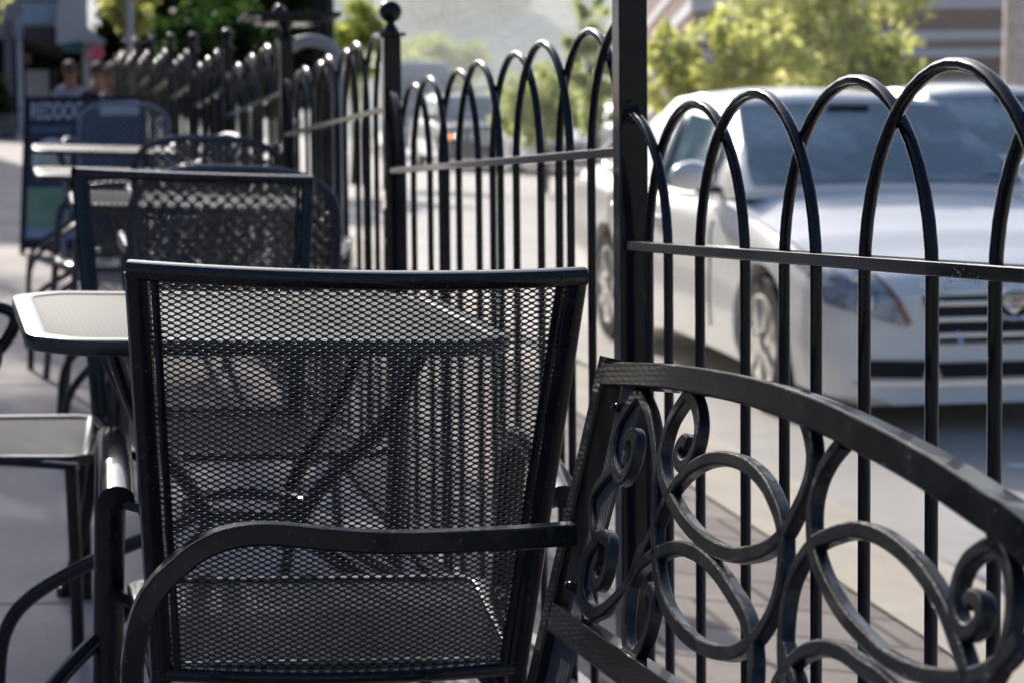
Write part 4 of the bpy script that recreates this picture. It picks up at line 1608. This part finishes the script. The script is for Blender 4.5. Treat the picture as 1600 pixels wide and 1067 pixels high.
fp = sbq(.03, .01, .97, .96, .012, M_board, 'front_panel', sb)
sbq(.03, .01, .97, .96, .012, M_board, 'back_panel', sb, True)
for (u0, v0, u1, v1) in ((0, 0, .04, 1), (.96, 0, 1, 1), (.04, 0, .96, .02), (.04, .94, .96, .97)):
    sbq(u0, v0, u1, v1, .016, M_dark, 'frame', sb, depth=.02)
sbq(.63, .035, .95, .125, .018, mat('header_white', (.72, .74, .82), .5, vary=.04), 'white_header', fp, depth=.004)
sbq(.06, .19, .40, .235, .018, mat('subtitle_strip', (.10, .12, .19), .5, vary=.3, vscale=60), 'subtitle_strip', fp, depth=.004)
sbq(.05, .58, .40, .90, .018, mat('picture_green', (.16, .34, .13), .5, vary=.5, vscale=9, col2=(.30, .42, .40)), 'food_picture', fp, depth=.004)
sbq(.05, .84, .55, .90, .022, mat('picture_blue', (.30, .42, .62), .5, vary=.1), 'picture_strip', fp, depth=.004)
mb = MB()
for (ru, rv, o) in ((.155, .135, .018),):
    mb.prism([sbp(.235 + ru * math.cos(a), .40 + rv * math.sin(a), o) for a in [-2 * PI * k / 36 for k in range(36)]], uy * .004)
pl = mb.build('plate_picture', mat('plate_pic', (.62, .68, .66), .5, vary=.1), fp, smooth=0)
mb = MB()
mb.prism([sbp(.235 + .11 * math.cos(a), .40 + .095 * math.sin(a), .022) for a in [-2 * PI * k / 30 for k in range(30)]], uy * .004)
mb.build('salad_picture', mat('salad_pic', (.45, .50, .22), .5, vary=.5, vscale=28, col2=(.60, .70, .72)), pl, smooth=0)
cu = bpy.data.curves.new('board_text', 'FONT')
cu.body = 'REDDOG'
cu.size = H * .15
cu.extrude = .002
cu.space_character = 1.02
to = bpy.data.objects.new('text_tmp', cu)
COL.objects.link(to)
bpy.context.view_layer.update()
me = bpy.data.meshes.new_from_object(to.evaluated_get(bpy.context.evaluated_depsgraph_get()))
bpy.data.objects.remove(to)
wmax = max(v.co.x for v in me.vertices)
fit = .43 * W / wmax
for v in me.vertices:
    q = sbp(.055 + v.co.x * fit / W, .145 - v.co.y * 1.0 / H, .020 + v.co.z)
    v.co = q - ORG[fp.name]
me.materials.append(mat('lettering', (.78, .78, .86), .5, vary=.03))
lt = bpy.data.objects.new('lettering', me)
COL.objects.link(lt)
lt.parent = fp

# ------------------------------------------------------------------ shop building at the far left
YB = 33.2
M_wall = mat('shop_wall', (.78, .70, .70), .85, vary=.06, vscale=1.5, bump=.1)
M_cream = mat('cream_trim', (.80, .76, .72), .7, vary=.08, vscale=3)
M_white = mat('white_trim', (.88, .86, .90), .6, vary=.05, vscale=3)
M_mauve = mat('mauve_pillar', (.34, .30, .34), .8, vary=.1, vscale=2)
zgB = gz(.2, YB)
shop = thing('shop_building', 'pale shop building with white pillars and a dark recessed porch at the far left', 'building', (on_y(60, 100, YB).x, YB, zgB))


def bq(px0, py0, px1, py1, y, depth, mt, nm, par, bev=0):
    a, b_ = on_y(px0, py0, y), on_y(px1, py1, y)
    m_ = MB()
    m_.span((a.x, y, a.z), (b_.x, y + depth, b_.z))
    return m_.build(nm, mt, par, smooth=0, bevel=bev)


bq(-260, -160, 138, 230, YB + 2.2, 5, M_wall, 'wall', shop)
bq(88, -160, 138, 62, YB + .3, 2, M_wall, 'upper_wall', shop)
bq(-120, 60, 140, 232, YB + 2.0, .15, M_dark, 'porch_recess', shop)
MB().span((-9.5, 6, -1), (-12, YB + 2, 8.5)).build('reflection_blocker', mat('dark_blocker_wall', (.06, .05, .048), .8, vary=.2, vscale=1.5), shop, smooth=0)  # unseen dark wall added to darken what the bench reflects
MB().span((-9.4, YB + 2.3, 5.0), (-3.15, YB + 7, 13.5)).build('shade_blocker', M_wall, shop, smooth=0)  # unseen block added to cast shade on the far sidewalk
pil = bq(25, 30, 38, 216, YB, .16, M_white, 'pillar', shop)
bq(5, 30, 24, 216, YB + .15, .2, M_mauve, 'pillar', shop)
bq(-60, 30, -35, 216, YB, .2, M_white, 'pillar', shop)
bq(128, 76, 146, 214, YB + .1, .18, M_cream, 'pillar', shop)
bq(40, 110, 77, 152, YB + .4, .05, M_cream, 'white_panel', shop)
bq(82, 108, 92, 190, YB + .9, .05, mat('porch_brown', (.16, .12, .11), .8), 'door_frame', shop)
bq(40, 152, 125, 216, YB + .5, .1, mat('porch_wall', (.20, .17, .18), .8, vary=.2, vscale=4), 'low_wall', shop)
bq(34, 6, 86, 38, YB - .25, .06, mat('pale_blue_sign', (.46, .58, .70), .5, vary=.06), 'sign_panel', shop)
bq(38, 84, 48, 100, YB + .2, .05, M_amber, 'hanging_ornament', shop)
a = on_y(30, 40, YB - .6)
b1 = on_y(168, 70, YB - .6)
mb = MB()       # gabled porch roof, its eave dropping to the right
g1, g2, g3 = on_y(20, 36, YB - .5), on_y(100, 60, YB - .5), on_y(166, 66, YB - .5)
g4, g5 = on_y(138, 20, YB - .5), on_y(86, 12, YB - .5)
mb.prism([on_y(88, 70, YB - .5), on_y(118, 66, YB - .5), g3, on_y(140, 46, YB - .5), on_y(112, 10, YB - .5), on_y(88, 10, YB - .5)], (0, 2.4, 0))
mb.build('porch_roof', mat('pale_fascia', (.80, .73, .72), .8, vary=.05), shop, smooth=0)
mb = MB()
mb.prism([on_y(38, 42, YB - .3), on_y(88, 42, YB - .3), on_y(100, 82, YB - .3), on_y(36, 60, YB - .3)], (0, 2, 0))
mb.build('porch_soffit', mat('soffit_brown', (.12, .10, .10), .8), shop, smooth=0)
mb = MB()
q = [on_y(104, 66, YB - .45), on_y(128, 66, YB - .45), on_y(130, 82, YB - .9), on_y(102, 82, YB - .9)]
mb.prism([q[0], q[1], q[2], q[3]], (0, .03, -.02))
mb.build('awning', mat('green_awning', (.02, .12, .10), .7), shop, smooth=0)
ns = MB()
cN = on_y(151, 84, YB - .1)
ns.tube([cN + Vector((.09 * math.cos(a_), 0, .07 * math.sin(a_))) for a_ in [2 * PI * k / 20 for k in range(20)]], .02, 8, ref=(0, 1, 0), closed=True)
ns.tube([cN + Vector((-.05, 0, 0)), cN + Vector((.05, 0, 0))], .02, 8, ref=(0, 1, 0))
ns.build('neon_sign', emis('neon_pink', (.5, .12, .2), .25), shop)
c = on_y(2, 200, 30)
pt = thing('planter', 'dark shrub in a low stone planter at the left edge by the pillars', 'planter', (c.x - .1, 30, gz(c.x, 30)))
MB().box((c.x - .1, 30, gz(c.x, 30) + .15), (.6, .6, .3)).build('pot', mat('planter_stone', (.2, .19, .19), .85), pt, smooth=0, bevel=.02)
leaves([(c.x - .1, 30, gz(c.x, 30) + .3 + .12 * k) for k in range(4)], [.3, .3, .25, .2], 1500, .05, M_leaf_dark, pt, 'foliage')

# ------------------------------------------------------------------ people sitting outside the shop


def person(label, px, z, shirt, hairc, turn, skin=(.30, .17, .12)):
    v = at(px, 150, z)
    x, y = v.x, v.y
    zg = gz(x, y)
    Mt = Matrix.Translation((x, y, zg)) @ Matrix.Rotation(turn, 4, 'Z')
    t = bpy.data.objects.new('person', None)
    COL.objects.link(t)
    t.matrix_world = Mt
    DZ = .29
    tag(t, label, 'person', 'people sitting outside the shop')

    def skinned(nm, verts, edges, radii, m_, root=0, sub=1):
        me_ = bpy.data.meshes.new(nm)
        me_.from_pydata([(a_, b_, c_ - DZ) for a_, b_, c_ in verts], edges, [])
        me_.materials.append(m_)
        o = bpy.data.objects.new(nm, me_)
        COL.objects.link(o)
        o.parent = t
        me_.skin_vertices.new() if hasattr(me_.skin_vertices, 'new') and not me_.skin_vertices else None
        md = o.modifiers.new('Skin', 'SKIN')
        md.use_smooth_shade = True
        if not me_.skin_vertices:
            return o
        for i_, r_ in enumerate(radii):
            me_.skin_vertices[0].data[i_].radius = (r_, r_) if not isinstance(r_, tuple) else r_
        me_.skin_vertices[0].data[root].use_root = True
        s_ = o.modifiers.new('Subdivision', 'SUBSURF')
        s_.levels = s_.render_levels = sub
        return o
    # seated: pelvis, spine, neck, head, arms, legs (facing local -y)
    V = [(0, 0, .50), (0, .02, .68), (0, .03, .88), (0, .02, 1.0), (0, 0, 1.10), (0, -.02, 1.17), (0, -.015, 1.26)]
    E2 = [(0, 1), (1, 2), (2, 3), (3, 4), (4, 5), (5, 6)]
    Rr = [(.15, .12), (.135, .11), (.15, .11), (.10, .09), (.052, .052), (.075, .09), (.07, .085)]
    for s in (-1, 1):
        n0 = len(V)
        V += [(s * .17, .02, .96), (s * .21, -.02, .72), (s * .15, -.24, .70), (s * .12, -.30, .705)]
        Rr += [.055, .044, .034, .03]
        E2 += [(3, n0), (n0, n0 + 1), (n0 + 1, n0 + 2), (n0 + 2, n0 + 3)]
        for kf, (dx, ln) in enumerate(((-.024, .065), (-.008, .075), (.008, .07), (.024, .055))):
            b0 = len(V)
            V += [(s * .12 + dx, -.335, .705), (s * .12 + dx, -.335 - ln, .69)]
            Rr += [.0095, .008]
            E2 += [(n0 + 3, b0), (b0, b0 + 1)]
        b0 = len(V)
        V += [(s * .085, -.32, .71), (s * .075, -.355, .705)]
        Rr += [.011, .009]
        E2 += [(n0 + 3, b0), (b0, b0 + 1)]
        n1 = len(V)
        V += [(s * .10, -.05, .48), (s * .13, -.36, .68), (s * .13, -.58, .38), (s * .135, -.71, .33)]
        Rr += [.085, .06, .042, .035]
        E2 += [(0, n1), (n1, n1 + 1), (n1 + 1, n1 + 2), (n1 + 2, n1 + 3)]
    skinned('body', V, E2, Rr, mat('skin_tone', skin, .5, vary=.06))
    sv = [(0, 0, .50), (0, .02, .70), (0, .03, .90), (0, .02, 1.02)]
    se = [(0, 1), (1, 2), (2, 3)]
    sr = [(.17, .135), (.155, .125), (.168, .125), (.09, .085)]
    for s in (-1, 1):
        n0 = len(sv)
        sv += [(s * .17, .02, .97), (s * .205, -.01, .80)]
        sr += [.068, .058]
        se += [(3, n0), (n0, n0 + 1)]
    skinned('shirt', sv, se, sr, mat('shirt_cloth', shirt, .85, vary=.08, vscale=8))
    tv = [(0, 0, .49)]
    te, trr = [], [(.165, .13)]
    for s in (-1, 1):
        n0 = len(tv)
        tv += [(s * .10, -.05, .485), (s * .13, -.36, .685), (s * .13, -.56, .40)]
        trr += [.095, .072, .056]
        te += [(0, n0), (n0, n0 + 1), (n0 + 1, n0 + 2)]
    skinned('trousers', tv, te, trr, mat('trouser_cloth', (.03, .035, .06), .85, vary=.15))
    hm = MB()
    hm.lathe([(.098 * math.cos(q), .12 * math.sin(q)) for q in [R(-5 + 95 * k / 9) for k in range(10)]], 18, c=(0, .008, 1.235 - DZ))
    h = hm.build('hair', mat('hair_colour', hairc, .6, vary=.2, vscale=40), t, smooth=60)
    fc = MB()
    for s in (-1, 1):
        fc.lathe([(.011 * math.sin(PI * j / 6) + .0003, -.011 * math.cos(PI * j / 6)) for j in range(7)], 8, c=(s * .032, -.096, 1.225 - DZ))
    fc.build('eyes', M_dark, t, smooth=60)
    nm_ = MB()
    nm_.lathe([(.016, 0), (.013, .02), (.004, .05)], 8, M=Matrix.Rotation(R(12), 3, 'X'), c=(0, -.10, 1.18 - DZ))
    for s in (-1, 1):
        nm_.lathe([(.024 * math.sin(PI * j / 6) + .0003, -.03 * math.cos(PI * j / 6)) for j in range(7)], 8, M=Matrix.Diagonal((.5, 1, 1)), c=(s * .092, 0, 1.215 - DZ))
    nm_.build('ears_and_nose', mat('skin_tone', skin, .5, vary=.06), t, smooth=60)
    mo = MB()
    mo.box((0, -.098, 1.155 - DZ), (.045, .012, .010))
    mo.build('mouth', mat('lip_tone', (.35, .12, .1), .5), t, smooth=0)
    # the stool the person sits on
    st = thing('stool', 'low dark stool under ' + label.split(' sitting')[0], 'stool', (x, y, zg), group='low stools outside the shop')
    sm = MB()
    sm.lathe([(.19, .08), (.2, .09), (.2, .10), (.18, .11)], 20, c=(x, y, zg))
    sm.build('seat', M_paint, st)
    for k in range(4):
        a_ = PI / 4 + k * PI / 2
        lg_ = MB()
        lg_.tube([(x + .13 * math.cos(a_), y + .13 * math.sin(a_), zg + .085), (x + .19 * math.cos(a_), y + .19 * math.sin(a_), zg)], .012, 7, ref=(1, 0, 0))
        lg_.build('leg', M_paint, st)
    return t


person('person in a pale blue shirt sitting left of the cream pillar', 111, 25.5, (.34, .38, .55), (.10, .06, .04), .5)
person('person in dark clothes sitting right of the cream pillar', 154, 25, (.03, .035, .06), (.09, .05, .03), -.3)
person('person in a white shirt sitting nearest the far fence end', 176, 24, (.46, .42, .55), (.22, .15, .11), -.9)

# ------------------------------------------------------------------ sunlit haze over the valley
hm_ = bpy.data.materials.new('haze_air')
hm_.use_nodes = True
nt = hm_.node_tree
nt.nodes.remove(nt.nodes['Principled BSDF'])
vs_ = nt.nodes.new('ShaderNodeVolumeScatter')
vs_.inputs['Color'].default_value = (.93, .97, 1, 1)
vs_.inputs['Density'].default_value = HAZE
vs_.inputs['Anisotropy'].default_value = .55
nt.links.new(vs_.outputs[0], nt.nodes['Material Output'].inputs['Volume'])
hb = MB().prism([(6, 16, -4), (260, 16, -4), (260, 470, -4), (-150, 470, -4), (-150, 46, -4), (6, 46, -4)], (0, 0, 28)).build('haze', hm_, None, smooth=0)
tag(hb, 'thin bright haze filling the valley down the street', 'haze', kind='stuff')

# ------------------------------------------------------------------ light, sky, camera
SUN_EL, SUN_AZ = R(29), R(-10)       # azimuth from +Y (down the street), negative = over the sidewalk
sd = Vector((math.sin(SUN_AZ) * math.cos(SUN_EL), math.cos(SUN_AZ) * math.cos(SUN_EL), math.sin(SUN_EL)))
sl = bpy.data.lights.new('sun', 'SUN')
sl.energy = 5.0
sl.angle = R(.5)
sl.color = (1, .93, .83)
so = bpy.data.objects.new('sun', sl)
COL.objects.link(so)
so.rotation_euler = sd.to_track_quat('Z', 'Y').to_euler()
w = bpy.data.worlds.new('World')
SC.world = w
w.use_nodes = True
nt = w.node_tree
bg = nt.nodes['Background']
sk = nt.nodes.new('ShaderNodeTexSky')
sk.sky_type = 'NISHITA'
sk.sun_disc = False
sk.sun_elevation = SUN_EL
sk.sun_rotation = SUN_AZ
sk.dust_density = 7.0
sk.air_density = 1.0
sk.ozone_density = 6.0
nt.links.new(sk.outputs['Color'], bg.inputs['Color'])
bg.inputs['Strength'].default_value = .15

cam = bpy.data.cameras.new('camera')
co = bpy.data.objects.new('camera', cam)
COL.objects.link(co)
cam.sensor_width = 36
cam.lens = FPX / 1600 * 36
cam.clip_start = .05
cam.clip_end = 3000
Mc = Matrix((RT, UP, -AX)).transposed().to_4x4()
Mc.translation = EYE
co.matrix_world = Mc
cam.dof.use_dof = True
cam.dof.focus_distance = 2.2
cam.dof.aperture_fstop = 9.3
cam.dof.aperture_blades = 0
SC.camera = co
SC.view_settings.view_transform = 'Standard'
SC.view_settings.look = 'None'
SC.view_settings.exposure = 0
SC.cycles.use_denoising = True
SC.cycles.max_bounces = 8
SC.cycles.transparent_max_bounces = 8
